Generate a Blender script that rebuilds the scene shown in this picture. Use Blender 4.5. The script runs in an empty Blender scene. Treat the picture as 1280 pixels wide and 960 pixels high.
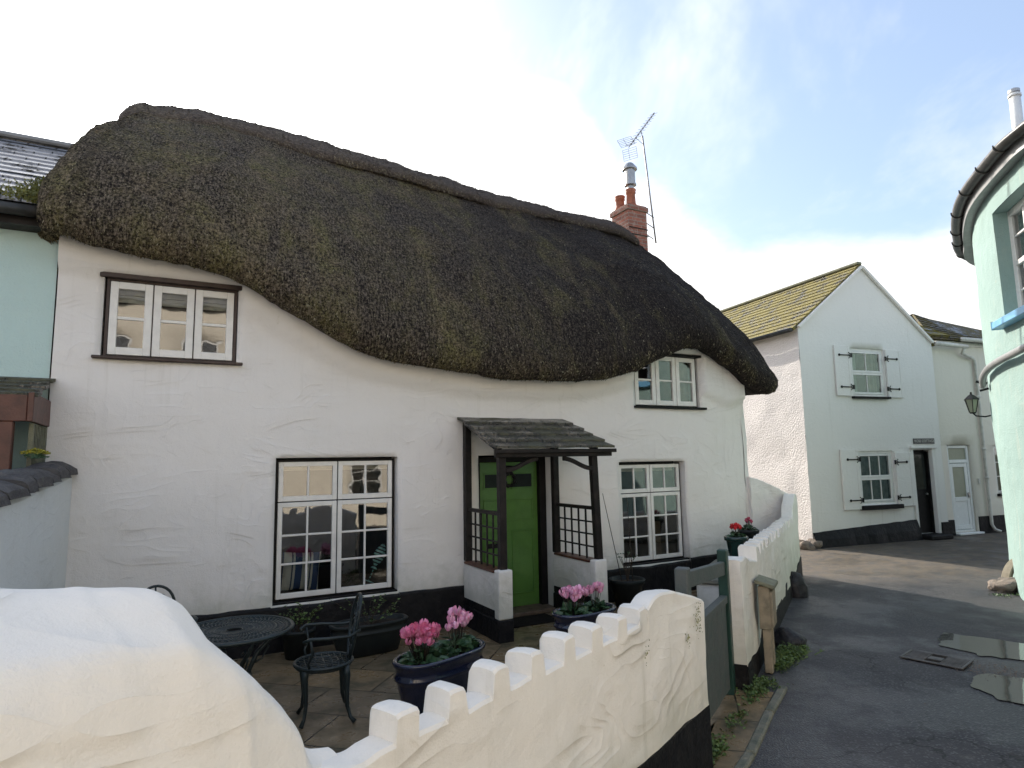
import bpy, bmesh, math, random
import numpy as np
from mathutils import Vector, Matrix, noise
random.seed(7); rng = np.random.default_rng(7)
S = bpy.context.scene
R = math.radians
# ------------------------------------------------------------------ camera
F_PX, PITCH, ROLL = 790.0, R(6.9), R(1.0)
CAMZ = 1.95
fw = Vector((0, math.cos(PITCH), math.sin(PITCH)))
u0 = Vector((0, -math.sin(PITCH), math.cos(PITCH))); r0 = Vector((1, 0, 0))
up = u0 * math.cos(ROLL) + r0 * math.sin(ROLL); rt = r0 * math.cos(ROLL) - u0 * math.sin(ROLL)
cd = bpy.data.cameras.new('camera'); cam = bpy.data.objects.new('camera', cd); S.collection.objects.link(cam)
cam.matrix_world = Matrix(((rt.x, up.x, -fw.x, 0), (rt.y, up.y, -fw.y, 0), (rt.z, up.z, -fw.z, CAMZ), (0, 0, 0, 1)))
cd.sensor_width = 36; cd.lens = 36 * F_PX / 1280; cd.clip_end = 2000; cd.clip_start = .05
S.camera = cam
# ------------------------------------------------------------------ light
SUN_EL, SUN_AZ = R(27.5), R(-30.0)        # azimuth from +Y towards +X
sd = Vector((math.sin(SUN_AZ) * math.cos(SUN_EL), math.cos(SUN_AZ) * math.cos(SUN_EL), math.sin(SUN_EL)))
EXPOSURE = 1.46
sun = bpy.data.lights.new('sun', 'SUN'); sun.energy = 2.6; sun.angle = R(.5); sun.color = (1, .93, .82)
so = bpy.data.objects.new('sun', sun); S.collection.objects.link(so)
so.rotation_euler = (-sd).to_track_quat('-Z', 'Y').to_euler()
S.view_settings.view_transform = 'Standard'; S.view_settings.look = 'None'
S.view_settings.exposure = EXPOSURE; S.view_settings.gamma = 1


class NT:
    """tiny node-graph helper"""
    def __init__(s, tree): s.t = tree; s.t.nodes.clear()
    def n(s, ty, **k):
        nd = s.t.nodes.new('ShaderNode' + ty)
        for a, v in k.items():
            if a.startswith('i_'):
                key = a[2:].replace('_', ' '); nd.inputs[key].default_value = v
            else: setattr(nd, a, v)
        return nd
    def l(s, a, b): s.t.links.new(a, b)
    def val(s, sock, x):
        if isinstance(x, (int, float)): sock.default_value = x
        elif isinstance(x, tuple): sock.default_value = x
        else: s.l(x, sock)
    def math(s, op, a, b=0.0, c=0.0, clamp=False):
        m = s.n('Math', operation=op, use_clamp=clamp)
        s.val(m.inputs[0], a); s.val(m.inputs[1], b); s.val(m.inputs[2], c); return m.outputs[0]
    def vmath(s, op, a, b):
        m = s.n('VectorMath', operation=op); s.val(m.inputs[0], a); s.val(m.inputs[1], b)
        return m.outputs['Value'] if op == 'DOT_PRODUCT' else m.outputs[0]
    def mix(s, f, a, b):
        m = s.n('Mix', data_type='RGBA'); s.val(m.inputs[0], f)
        for i, x in ((6, a), (7, b)):
            if isinstance(x, tuple): m.inputs[i].default_value = (*x[:3], 1)
            else: s.l(x, m.inputs[i])
        return m.outputs[2]
    def ss(s, x, a, b):
        m = s.n('MapRange', interpolation_type='SMOOTHSTEP'); s.val(m.inputs[0], x)
        m.inputs[1].default_value = a; m.inputs[2].default_value = b; return m.outputs[0]
    def scale(s, vec, sc, rot=(0, 0, 0)):
        m = s.n('Mapping'); s.l(vec, m.inputs[0]); m.inputs['Scale'].default_value = sc; m.inputs['Rotation'].default_value = rot
        return m.outputs[0]
    def noise(s, vec, sc, detail=4, rough=.55, dist=0, ty='FBM'):
        m = s.n('TexNoise'); m.noise_type = ty; s.l(vec, m.inputs['Vector'])
        m.inputs['Scale'].default_value = sc; m.inputs['Detail'].default_value = detail
        m.inputs['Roughness'].default_value = rough; m.inputs['Distortion'].default_value = dist
        return m.outputs[0]


# world: Nishita sky with high cloud, whitening towards the sun
W = bpy.data.worlds.new('World'); S.world = W; W.use_nodes = True
g = NT(W.node_tree)
geo = g.n('TexCoord'); d = geo.outputs['Generated']
sky = g.n('TexSky', sky_type='NISHITA', sun_disc=False, sun_elevation=SUN_EL, sun_rotation=SUN_AZ, air_density=1.0, dust_density=1.6, ozone_density=1.2)
sep = g.n('SeparateXYZ'); g.l(d, sep.inputs[0])
def pray(px, py): return (fw + rt * ((px - 640) / F_PX) - up * ((py - 480) / F_PX)).normalized()
n1 = pray(440, 0).cross(pray(880, 290)).normalized()
if n1.dot(pray(300, 300)) < 0: n1 = -n1
zc = g.math('ADD', g.math('ABSOLUTE', sep.outputs[2]), .22)
cv = g.n('CombineXYZ'); g.l(g.math('DIVIDE', sep.outputs[0], zc), cv.inputs[0]); g.l(g.math('DIVIDE', sep.outputs[1], zc), cv.inputs[1])
cn = g.noise(cv.outputs[0], 1.15, 7, .58, .25)
cn2 = g.noise(g.scale(cv.outputs[0], (1.0, .55, 1), (0, 0, .5)), 2.1, 6, .6, .4)
side = g.vmath('DOT_PRODUCT', d, tuple(n1))                     # > 0 on the sun's side of the cloud edge
low = g.math('SUBTRACT', pray(1080, 300).z, sep.outputs[2])     # > 0 under the far cloud bank
edge = g.math('MAXIMUM', side, low)
e2 = g.math('ADD', edge, g.math('MULTIPLY', g.math('SUBTRACT', cn, .5), .26))
bank = g.ss(e2, -.045, .045)
wisp = g.math('MULTIPLY', g.ss(cn2, .44, .72), .50)
mask = g.math('MAXIMUM', bank, wisp)
glow = g.ss(g.vmath('DOT_PRODUCT', d, tuple(sd)), .55, 1.0)
halo = g.math('POWER', g.math('MAXIMUM', g.vmath('DOT_PRODUCT', d, tuple(sd)), 0.0), 90.0)
amt = g.math('ADD', g.math('ADD', 5.0, g.math('MULTIPLY', glow, 3.0)), g.math('MULTIPLY', halo, 40.0))
cc = g.n('VectorMath', operation='SCALE'); cc.inputs[0].default_value = (1, .985, .965); g.l(amt, cc.inputs['Scale'])
skl = g.mix(.42, sky.outputs[0], (2.2, 2.75, 3.7))               # thin veil over the blue
col = g.mix(mask, skl, cc.outputs[0])
bg = g.n('Background'); g.l(col, bg.inputs[0]); bg.inputs[1].default_value = .10
out = g.n('OutputWorld'); g.l(bg.outputs[0], out.inputs[0])


# ------------------------------------------------------------------ materials
def mat(name, fn):
    m = bpy.data.materials.new(name); m.use_nodes = True; t = NT(m.node_tree)
    b = t.n('BsdfPrincipled'); o = t.n('OutputMaterial'); t.l(b.outputs[0], o.inputs[0]); fn(t, b, o); return m
def bump(t, b, h, dist=.01, strength=1.0):
    n = t.n('Bump'); n.inputs['Distance'].default_value = dist; n.inputs['Strength'].default_value = strength
    t.l(h, n.inputs['Height']); t.l(n.outputs[0], b.inputs['Normal'])
def setc(t, b, c, r=.6, spec=None):
    t.val(b.inputs['Base Color'], (*c, 1) if isinstance(c, tuple) else c); t.val(b.inputs['Roughness'], r)
    if spec is not None: b.inputs['Specular IOR Level'].default_value = spec

def render_white(base=(.80, .78, .745), stroke=1.0, grain=60, gd=.3, stain=.5, rough=.75, ls=1.0, streak=.12, damp=0.0):
    """lumpy hand-trowelled masonry paint"""
    def f(t, b, o):
        P = t.n('TexCoord').outputs['Object']
        big = t.noise(P, 1.3, 3, .5)
        lap = t.noise(t.scale(P, (.55, .55, 1.7), (0, .42, .3)), 1.25 * ls, 2, .45, .35)
        lap2 = t.noise(t.scale(P, (.8, .8, 1.1), (0, -.6, .9)), 1.7 * ls, 2, .4, .6)
        r1 = t.math('POWER', t.math('FRACT', t.math('MULTIPLY', lap, 13.0)), 3.0); r2 = t.math('POWER', t.math('FRACT', t.math('MULTIPLY', lap2, 9.0)), 5.0)
        r1 = t.math('ADD', t.math('MULTIPLY', r1, t.ss(t.noise(P, 1.3, 3), .42, .58)), t.math('MULTIPLY', r2, t.ss(t.noise(P, 1.7, 2), .50, .62)))
        sm = t.noise(P, 14, 4, .6); gr = t.noise(P, grain, 3, .6)
        h = t.math('ADD', t.math('MULTIPLY', r1, .42 * stroke), t.math('MULTIPLY', big, .6))
        h = t.math('ADD', h, t.math('MULTIPLY', sm, .28)); h = t.math('ADD', h, t.math('MULTIPLY', gr, gd * .3))
        bump(t, b, h, .022, .85)
        dirt = t.ss(t.noise(P, 2.6, 6, .65), .55, .85)
        c = t.mix(t.math('MULTIPLY', dirt, stain * .35), base, (.62, .55, .42))
        spot = t.ss(t.noise(P, 9, 5, .7), .66, .74)
        c = t.mix(t.math('MULTIPLY', spot, stain * .5), c, (.52, .48, .36))
        c = t.mix(t.math('MULTIPLY', t.noise(P, 6, 4, .6), .10), c, (.60, .57, .52))
        sk = t.noise(t.scale(P, (7, 7, .35)), 1.6, 5, .7)
        c = t.mix(t.math('MULTIPLY', t.math('MULTIPLY', t.ss(sk, .52, .78), t.ss(t.noise(P, .8, 3), .4, .65)), streak * 2.5), c, (.47, .44, .36))
        if damp:
            zz = sepz(t); dd = t.math('ADD', zz, t.math('MULTIPLY', t.noise(P, 3.5, 5, .7), -.9))
            c = t.mix(t.math('MULTIPLY', t.ss(dd, .35, -.15), damp), c, (.36, .37, .27))
        setc(t, b, c, rough, .3)
    return f
def sepz(t):
    s_ = t.n('SeparateXYZ'); t.l(t.n('TexCoord').outputs['Object'], s_.inputs[0]); return s_.outputs[2]
M = {}
M['plaster'] = mat('cottage_limewash', render_white((.82, .785, .75), .82, 90, .5, .45, damp=.5))
M['wall_paint'] = mat('garden_wall_paint', render_white((.84, .80, .735), 1.35, 120, .3, .9, ls=1.0, streak=.2, damp=.4))
M['rough_white'] = mat('roughcast_pinkish_white', render_white((.80, .75, .72), .1, 28, 4.5, .3))
M['gable_white'] = mat('painted_gable_white', render_white((.82, .79, .745), .2, 90, .3, .2))
M['cream'] = mat('cream_paint', render_white((.78, .73, .63), .1, 90, .3, .3))
M['mint'] = mat('mint_green_paint', render_white((.52, .68, .655), .2, 60, 1.6, .45))
M['teal'] = mat('pale_teal_paint', render_white((.25, .37, .345), .3, 70, 1.8, .7, streak=.3))
M['opposite'] = mat('sand_paint', render_white((.76, .68, .56), .1, 60, .6, .3))
M['bluewash'] = mat('pale_blue_white_paint', render_white((.76, .77, .75), .4, 90, .3, .4))

def solid(c, rough=.5, var=.12, bsc=40, bd=.002, metal=0.0, coat=0.0, alt=None, nsc=8):
    def f(t, b, o):
        P = t.n('TexCoord').outputs['Object']
        n = t.noise(P, nsc, 5, .6); a2 = alt or tuple(x * (1 - 2.5 * var) for x in c)
        setc(t, b, t.mix(t.ss(n, .35, .75), c, a2), t.math('ADD', rough - .08, t.math('MULTIPLY', t.noise(P, 20, 3), .16)))
        b.inputs['Specular IOR Level'].default_value = .22 if max(c) < .03 and not coat and not metal else .5
        b.inputs['Metallic'].default_value = metal; b.inputs['Coat Weight'].default_value = coat
        bump(t, b, t.noise(P, bsc, 4, .6), bd)
    return f
M['white_wood'] = mat('white_window_paint', solid((.80, .78, .74), .35, .05, 60, .001))
M['upvc'] = mat('white_plastic', solid((.80, .81, .80), .25, .02, 10, .0003))
M['black_trim'] = mat('black_gloss_trim', solid((.009, .008, .008), .55, .2, 40, .002))
M['black_plinth'] = mat('black_plinth_paint', solid((.007, .0068, .008), .6, .2, 12, .02, alt=(.016, .015, .015)))
M['black_oak'] = mat('blackened_oak', solid((.012, .010, .010), .5, .2, 30, .004, alt=(.028, .022, .020)))
M['green_door'] = mat('green_gloss_door', solid((.09, .205, .045), .22, .06, 10, .0008, coat=.4))
M['brown_frame'] = mat('brown_window_stain', solid((.05, .028, .022), .5, .2, 40, .002))
M['red_sill'] = mat('red_brown_sill', solid((.12, .045, .03), .5, .2, 40, .003))
M['grey_green_wood'] = mat('grey_green_gate_stain', solid((.085, .092, .088), .6, .15, 50, .004, alt=(.065, .085, .08)))
M['dark_green'] = mat('dark_green_paint', solid((.012, .045, .035), .4, .1, 40, .001))
M['cast_metal'] = mat('dark_cast_aluminium', solid((.024, .036, .037), .35, .2, 60, .003, metal=.25))
M['navy_glaze'] = mat('navy_glazed_plastic', solid((.008, .011, .035), .16, .1, 8, .001, coat=.6))
M['black_pot'] = mat('black_plastic_pot', solid((.018, .022, .022), .4, .1, 8, .001))
M['green_pot'] = mat('dark_green_glazed_pot', solid((.010, .040, .034), .22, .1, 8, .001, coat=.5))
M['soil'] = mat('potting_soil', solid((.03, .02, .013), .95, .2, 60, .02))
M['steel'] = mat('dull_steel', solid((.42, .42, .42), .35, .1, 30, .001, metal=.8))
M['aerial'] = mat('aerial_aluminium', solid((.30, .29, .28), .5, .1, 30, .001, metal=.5))
M['grey_plastic'] = mat('grey_plastic_pipe', solid((.26, .26, .26), .4, .1, 20, .001))
M['dark_gutter'] = mat('dark_grey_gutter', solid((.05, .048, .045), .4, .25, 20, .002))
M['white_pipe'] = mat('cream_painted_pipe', solid((.68, .66, .60), .4, .1, 20, .001))
M['blue_paint'] = mat('sky_blue_paint', solid((.18, .44, .68), .35, .08, 20, .001))
M['terracotta'] = mat('terracotta_pot', solid((.40, .13, .07), .7, .2, 40, .003))
M['weathered_wood'] = mat('weathered_grey_wood', solid((.30, .25, .18), .8, .2, 50, .006, alt=(.16, .14, .10)))
M['lichen_wood'] = mat('lichened_wood', solid((.22, .22, .15), .9, .2, 50, .006, alt=(.12, .12, .09)))
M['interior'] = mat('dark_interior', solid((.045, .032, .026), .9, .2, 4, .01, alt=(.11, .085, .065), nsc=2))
M['blind'] = mat('cream_blind_fabric', solid((.66, .60, .50), .8, .05, 60, .001))
M['curtain'] = mat('grey_green_net_curtain', solid((.36, .38, .35), .9, .15, 20, .01))
M['brown_curtain'] = mat('brown_curtain', solid((.22, .17, .12), .9, .15, 20, .01))
M['mat_fibre'] = mat('dark_coir', solid((.018, .014, .012), .95, .2, 200, .01))
M['petal_pink'] = mat('pink_petals', solid((.82, .18, .36), .55, .1, 30, .001, alt=(.92, .42, .56), nsc=18))
M['petal_pale'] = mat('pale_pink_petals', solid((.86, .36, .56), .55, .1, 30, .001, alt=(.93, .62, .74), nsc=18))
M['petal_red'] = mat('red_petals', solid((.62, .012, .02), .55, .1, 30, .001, alt=(.75, .05, .06), nsc=25))
M['petal_crimson'] = mat('crimson_petals', solid((.42, .015, .06), .55, .1, 30, .001, alt=(.7, .25, .35), nsc=25))
M['petal_yellow'] = mat('yellow_green_tips', solid((.45, .38, .04), .6, .1, 30, .001, alt=(.16, .20, .03), nsc=25))
M['leaf'] = mat('dark_leaf', solid((.035, .085, .038), .4, .1, 30, .002, alt=(.085, .15, .07), nsc=22))
M['moss_green'] = mat('yellow_green_moss', solid((.20, .20, .05), .8, .1, 30, .002, alt=(.09, .10, .03), nsc=9))
M['leaf_light'] = mat('weed_leaf', solid((.09, .15, .035), .55, .1, 30, .002, alt=(.04, .07, .02), nsc=9))
M['stem'] = mat('dry_stem', solid((.05, .035, .022), .8, .2, 30, .002))
M['boulder'] = mat('black_painted_stone', solid((.022, .022, .026), .45, .2, 6, .05, alt=(.05, .05, .052)))
M['rubble'] = mat('rubble_stone', solid((.24, .19, .15), .9, .2, 12, .06, alt=(.10, .09, .085)))
M['stone_ledge'] = mat('lichened_stone_slab', solid((.20, .19, .15), .85, .2, 14, .02, alt=(.11, .12, .09)))
M['sandstone'] = mat('step_stone', solid((.15, .11, .075), .55, .2, 14, .01, alt=(.09, .065, .045)))
M['iron'] = mat('black_iron', solid((.012, .012, .012), .45, .1, 30, .001))
M['plaque'] = mat('dark_plaque', solid((.08, .075, .07), .5, .1, 30, .001))
M['plaque_ink'] = mat('pale_lettering', solid((.55, .54, .50), .5, .05, 30, .0005))
M['grate_iron'] = mat('worn_iron_grate', solid((.13, .12, .11), .5, .2, 60, .002, metal=.4))
def sepz(t):
    s_ = t.n('SeparateXYZ'); t.l(t.n('TexCoord').outputs['Object'], s_.inputs[0]); return s_.outputs[2]
M['fish_teal'] = mat('striped_teal_ornament', lambda t, b, o: (
    setc(t, b, t.mix(t.math('GREATER_THAN', t.math('FRACT', t.math('MULTIPLY', sepz(t), 26.0)), .55), (.30, .62, .62), (.02, .03, .05)), .4)))
def sepax(t, i, src='Object'):
    s_ = t.n('SeparateXYZ'); t.l(t.n('TexCoord').outputs[src], s_.inputs[0]); return s_.outputs[i]
def cushf(t, b, o):
    x = t.math('FRACT', t.math('MULTIPLY', sepax(t, 0), 5.2))
    c = t.mix(t.math('GREATER_THAN', x, .62), (.62, .62, .58), (.045, .085, .20))
    c = t.mix(t.math('MULTIPLY', t.math('GREATER_THAN', x, .42), t.math('LESS_THAN', x, .5)), c, (.08, .10, .16)); setc(t, b, c, .9)
M['cushion'] = mat('blue_striped_cloth', cushf)
def glassf(tint=(.80, .84, .83), gl=.15):
    def f(t, b, o):
        t.t.nodes.remove(b)
        P = t.n('TexCoord').outputs['Object']
        tr = t.n('BsdfTransparent'); tr.inputs[0].default_value = (*tint, 1)
        gs = t.n('BsdfGlossy'); gs.inputs['Roughness'].default_value = .02
        bp = t.n('Bump'); bp.inputs['Distance'].default_value = .0012; t.l(t.noise(P, 3.5, 2), bp.inputs['Height']); t.l(bp.outputs[0], gs.inputs['Normal'])
        fr = t.n('Fresnel'); fr.inputs[0].default_value = 1.5; t.l(bp.outputs[0], fr.inputs['Normal'])
        mx = t.n('MixShader'); t.l(t.math('ADD', t.math('MULTIPLY', fr.outputs[0], 1.35), gl), mx.inputs[0]); t.l(tr.outputs[0], mx.inputs[1]); t.l(gs.outputs[0], mx.inputs[2]); t.l(mx.outputs[0], o.inputs[0])
    return f
M['glass'] = mat('window_glass', glassf())
M['dark_glass'] = mat('dark_door_glass', solid((.02, .025, .022), .06, .1, 3, .002))
def frostf(t, b, o):
    P = t.n('TexCoord').outputs['Object']; setc(t, b, t.mix(t.noise(P, 3, 3), (.22, .24, .17), (.32, .33, .25)), .3); bump(t, b, t.noise(P, 90, 3), .003)
M['frosted'] = mat('frosted_glass', frostf)
def waterf(t, b, o):
    P = t.n('TexCoord').outputs['Object']; setc(t, b, (.035, .035, .03), .03); b.inputs['IOR'].default_value = 1.7; b.inputs['Specular IOR Level'].default_value = .9
    bump(t, b, t.noise(P, 3.0, 2), .0012)
M['water'] = mat('puddle_water', waterf)

def thatchf(cap=False):
    def f(t, b, o):
        tc = t.n('TexCoord'); P = tc.outputs['Object']
        uvn = t.n('UVMap'); UV = uvn.outputs[0]
        sx = t.n('SeparateXYZ'); t.l(P, sx.inputs[0]); haze_left = t.ss(sx.outputs[0], 3.0, -4.6)
        st = t.noise(t.scale(UV, (1, .22, 1)), 55, 5, .7, .4)
        cl = t.noise(P, 20, 6, .85)
        fine = t.noise(P, 38, 5, .85)
        att = t.n('Attribute', attribute_name='rnd'); rnd = att.outputs['Fac']
        drk = (.014, .011, .010); mid = t.mix(haze_left, (.085, .068, .058), (.33, .265, .205))  # straw colour lightened towards the left end to imitate sun flare haze
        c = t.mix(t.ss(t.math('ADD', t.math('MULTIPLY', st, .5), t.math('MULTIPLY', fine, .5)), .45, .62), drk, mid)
        c = t.mix(t.math('MULTIPLY', t.ss(rnd, .25, 1.0), .5), c, (.17, .14, .115))
        # moss and lichen: patches drawn out down the slope, thicker on the left, partly to carry flare haze
        sx = t.n('SeparateXYZ'); t.l(P, sx.inputs[0])
        left = t.ss(sx.outputs[0], 3.2, -4.2)
        patch = t.noise(t.scale(P, (1.15, .42, .42), (0, .25, 0)), 1.9, 6, .66, .5)
        thr = t.math('ADD', t.math('ADD', patch, t.math('MULTIPLY', left, .17)), t.math('MULTIPLY', t.math('SUBTRACT', cl, .5), 1.25))
        moss = t.ss(thr, .50, .80)
        mossc = t.mix(t.ss(t.noise(P, 3.1, 4, .6), .38, .62), (.33, .295, .10), (.42, .32, .18))
        mossc = t.mix(t.ss(cl, .42, .60), mossc, (.06, .05, .032))
        c = t.mix(t.math('MULTIPLY', t.math('MULTIPLY', moss, t.ss(fine, .40, .56)), .5 if cap else .95), c, mossc)
        tip = t.math('MULTIPLY', t.math('GREATER_THAN', rnd, .76), t.ss(thr, .44, .60))
        c = t.mix(t.math('MULTIPLY', tip, .9), c, t.mix(t.noise(P, 5, 3), (.50, .46, .24), (.52, .42, .27)))
        c = t.mix(t.math('MULTIPLY', t.math('MULTIPLY', haze_left, .55), t.ss(fine, .50, .66)), c, (.46, .36, .25))  # warm pale wash on the left: flare haze painted into the straw
        c = t.mix(t.math('MULTIPLY', t.math('GREATER_THAN', rnd, .955), .8), c, (.62, .56, .40))
        if cap: c = t.mix(.42, c, t.mix(fine, (.14, .115, .105), (.30, .25, .22)))
        setc(t, b, c, .92, .15)
        h = t.math('ADD', t.math('MULTIPLY', st, .5), t.math('ADD', t.math('MULTIPLY', cl, .9), t.math('MULTIPLY', fine, .5)))
        bump(t, b, h, .045, 1.0)
    return f
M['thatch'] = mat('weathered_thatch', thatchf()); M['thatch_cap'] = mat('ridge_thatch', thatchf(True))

def asphaltf(t, b, o):
    P = t.n('TexCoord').outputs['Object']
    ag = t.n('TexVoronoi'); ag.inputs['Scale'].default_value = 75; t.l(P, ag.inputs['Vector'])
    big = t.noise(P, .7, 5, .6); med = t.noise(P, 5, 5, .65)
    c = t.mix(t.ss(big, .35, .65), (.040, .040, .043), (.066, .062, .062))
    c = t.mix(t.math('MULTIPLY', t.ss(ag.outputs['Color'], .6, .9), .55), c, (.15, .148, .15))
    c = t.mix(t.math('MULTIPLY', t.ss(med, .6, .75), .4), c, (.03, .028, .026))
    ck = t.n('TexVoronoi', feature='DISTANCE_TO_EDGE'); ck.inputs['Scale'].default_value = .55
    wp = t.n('VectorMath', operation='ADD'); t.l(P, wp.inputs[0]); nz = t.n('TexNoise'); nz.inputs['Scale'].default_value = 1.6; nz.inputs['Detail'].default_value = 6; t.l(P, nz.inputs['Vector'])
    t.l(nz.outputs['Color'], wp.inputs[1]); t.l(wp.outputs[0], ck.inputs['Vector'])
    crk = t.math('MULTIPLY', t.ss(ck.outputs['Distance'], .009, .0), t.ss(t.noise(P, .5, 2), .48, .56))
    c = t.mix(t.math('MULTIPLY', crk, .8), c, (.014, .013, .012))
    pcell = t.n('TexVoronoi'); pcell.inputs['Scale'].default_value = .42; pcell.inputs['Randomness'].default_value = .9; t.l(t.scale(P, (1, .55, 1), (0, 0, .7)), pcell.inputs['Vector'])
    sc_ = t.n('SeparateColor'); t.l(pcell.outputs['Color'], sc_.inputs[0])
    c = t.mix(t.math('MULTIPLY', t.math('GREATER_THAN', sc_.outputs[0], .72), .4), c, (.024, .023, .026))
    grit = t.ss(t.noise(P, 2.2, 6, .75), .58, .72)
    c = t.mix(t.math('MULTIPLY', grit, .28), c, (.15, .135, .115))
    spk = t.n('TexVoronoi'); spk.inputs['Scale'].default_value = 11; t.l(P, spk.inputs['Vector'])
    c = t.mix(t.math('MULTIPLY', t.math('LESS_THAN', spk.outputs['Distance'], .045), .6), c, (.35, .32, .28))
    far = t.ss(sepax(t, 1), 9.3, 11.2)
    c = t.mix(t.math('MULTIPLY', far, t.ss(med, .25, .7)), c, (.15, .115, .08))
    wet = t.ss(t.noise(P, .9, 4, .6), .42, .60)
    setc(t, b, c, t.math('SUBTRACT', .80, t.math('MULTIPLY', wet, .38)), .5)
    bump(t, b, t.math('ADD', ag.outputs['Distance'], t.math('MULTIPLY', med, .8)), .006, .9)
M['asphalt'] = mat('lane_asphalt', asphaltf)
def groundf(t, b, o):
    P = t.n('TexCoord').outputs['Object']; setc(t, b, t.mix(t.noise(P, 1.2, 5), (.10, .085, .06), (.05, .07, .03)), .95); bump(t, b, t.noise(P, 8, 5), .05)
M['earth'] = mat('earth', groundf)
def flagf(t, b, o):
    P = t.n('TexCoord').outputs['Object']
    br = t.n('TexBrick'); t.l(t.scale(P, (1, 1, 1), (0, 0, .25)), br.inputs['Vector']); br.inputs['Scale'].default_value = 1.0
    br.inputs['Brick Width'].default_value = .75; br.inputs['Row Height'].default_value = .52; br.inputs['Mortar Size'].default_value = .008; br.inputs['Mortar Smooth'].default_value = .3
    br.inputs['Color1'].default_value = (.27, .185, .10, 1); br.inputs['Color2'].default_value = (.18, .135, .085, 1); br.inputs['Mortar'].default_value = (.028, .022, .016, 1)
    n = t.noise(P, 3, 6, .65); c = t.mix(t.ss(n, .4, .7), br.outputs[0], (.075, .062, .035))
    c = t.mix(t.math('MULTIPLY', t.ss(t.noise(P, 13, 5, .7), .55, .75), .5), c, (.20, .16, .11))
    setc(t, b, c, t.math('ADD', .18, t.math('MULTIPLY', t.ss(n, .3, .7), .35)))
    bump(t, b, t.math('ADD', t.math('MULTIPLY', n, .5), t.math('MULTIPLY', br.outputs['Fac'], -1.2)), .008)
M['flags'] = mat('wet_sandstone_flags', flagf)
def slatef(c1, c2, moss, mossamt, tw=.28, th=.2):
    def f(t, b, o):
        UV = t.n('UVMap').outputs[0]; P = t.n('TexCoord').outputs['Object']
        br = t.n('TexBrick'); t.l(UV, br.inputs['Vector']); br.inputs['Scale'].default_value = 1
        br.inputs['Brick Width'].default_value = tw; br.inputs['Row Height'].default_value = th; br.inputs['Mortar Size'].default_value = .008
        br.inputs['Color1'].default_value = (*c1, 1); br.inputs['Color2'].default_value = (*c2, 1); br.inputs['Mortar'].default_value = (.012, .012, .013, 1)
        n = t.noise(P, 3.0, 6, .7); n2 = t.noise(P, 22, 4, .7)
        m = t.ss(t.math('ADD', n, t.math('MULTIPLY', t.math('SUBTRACT', n2, .5), .5)), .62 - mossamt * .5, .74 - mossamt * .45)
        c = t.mix(m, br.outputs[0], t.mix(n2, moss, tuple(x * .45 for x in moss)))
        setc(t, b, c, t.math('ADD', .27, t.math('MULTIPLY', m, .5)))
        bump(t, b, t.math('ADD', t.math('MULTIPLY', br.outputs['Fac'], -1), t.math('MULTIPLY', t.math('MULTIPLY', m, n2), 3.0)), .012)
    return f
M['slate'] = mat('grey_slate', slatef((.16, .16, .17), (.09, .09, .10), (.09, .10, .03), .12))
M['pale_slate'] = mat('worn_silvery_slate', slatef((.36, .36, .38), (.20, .20, .22), (.10, .09, .06), .16, .3, .2))
M['mossy_slate'] = mat('yellow_mossy_slate', slatef((.17, .16, .14), (.11, .10, .09), (.33, .27, .065), .55))
M['brown_slate'] = mat('brown_mossy_slate', slatef((.10, .085, .06), (.06, .05, .035), (.15, .12, .03), .45))
M['shingle'] = mat('mossy_porch_shingle', slatef((.12, .105, .085), (.05, .045, .038), (.15, .145, .09), .34, .16, .5))
def brickf(t, b, o):
    P = t.n('TexCoord').outputs['Object']; nn = t.n('TexCoord').outputs['Normal']
    s_ = t.n('SeparateXYZ'); t.l(P, s_.inputs[0]); cb = t.n('CombineXYZ'); t.l(t.math('ADD', s_.outputs[0], s_.outputs[1]), cb.inputs[0]); t.l(s_.outputs[2], cb.inputs[1])
    br = t.n('TexBrick'); t.l(cb.outputs[0], br.inputs['Vector']); br.inputs['Scale'].default_value = 1
    br.inputs['Brick Width'].default_value = .22; br.inputs['Row Height'].default_value = .075; br.inputs['Mortar Size'].default_value = .007
    br.inputs['Color1'].default_value = (.34, .12, .08, 1); br.inputs['Color2'].default_value = (.22, .085, .06, 1); br.inputs['Mortar'].default_value = (.30, .24, .20, 1)
    c = t.mix(t.math('MULTIPLY', t.ss(t.noise(P, 9, 5, .7), .5, .72), .6), br.outputs[0], (.40, .33, .28))
    setc(t, b, c, .85); bump(t, b, t.math('ADD', t.math('MULTIPLY', br.outputs['Fac'], -1), t.noise(P, 30, 4)), .008)
M['brick'] = mat('red_brick', brickf)
def copingf(t, b, o):
    P = t.n('TexCoord').outputs['Object']; v = t.noise(t.scale(P, (1, 1, 3)), 6, 5, .7, .6)
    setc(t, b, t.mix(t.ss(v, .3, .7), (.035, .032, .034), (.095, .088, .085)), .7); bump(t, b, v, .05)
M['coping'] = mat('rough_slate_coping', copingf)
def speckf(t, b, o):
    P = t.n('TexCoord').outputs['Object']; v = t.n('TexVoronoi'); v.inputs['Scale'].default_value = 16; t.l(t.scale(P, (1, .6, 1), (0, 0, .6)), v.inputs['Vector'])
    k = t.math('MULTIPLY', t.math('LESS_THAN', v.outputs['Distance'], .24), t.math('GREATER_THAN', t.noise(P, 4, 2), .46))
    setc(t, b, t.mix(k, t.mix(t.noise(P, 20, 5, .7), (.05, .04, .028), (.13, .11, .08)), (.62, .60, .56)), .7); bump(t, b, t.noise(P, 30, 5), .01)
M['speckled'] = mat('paint_spotted_concrete', speckf)


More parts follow.
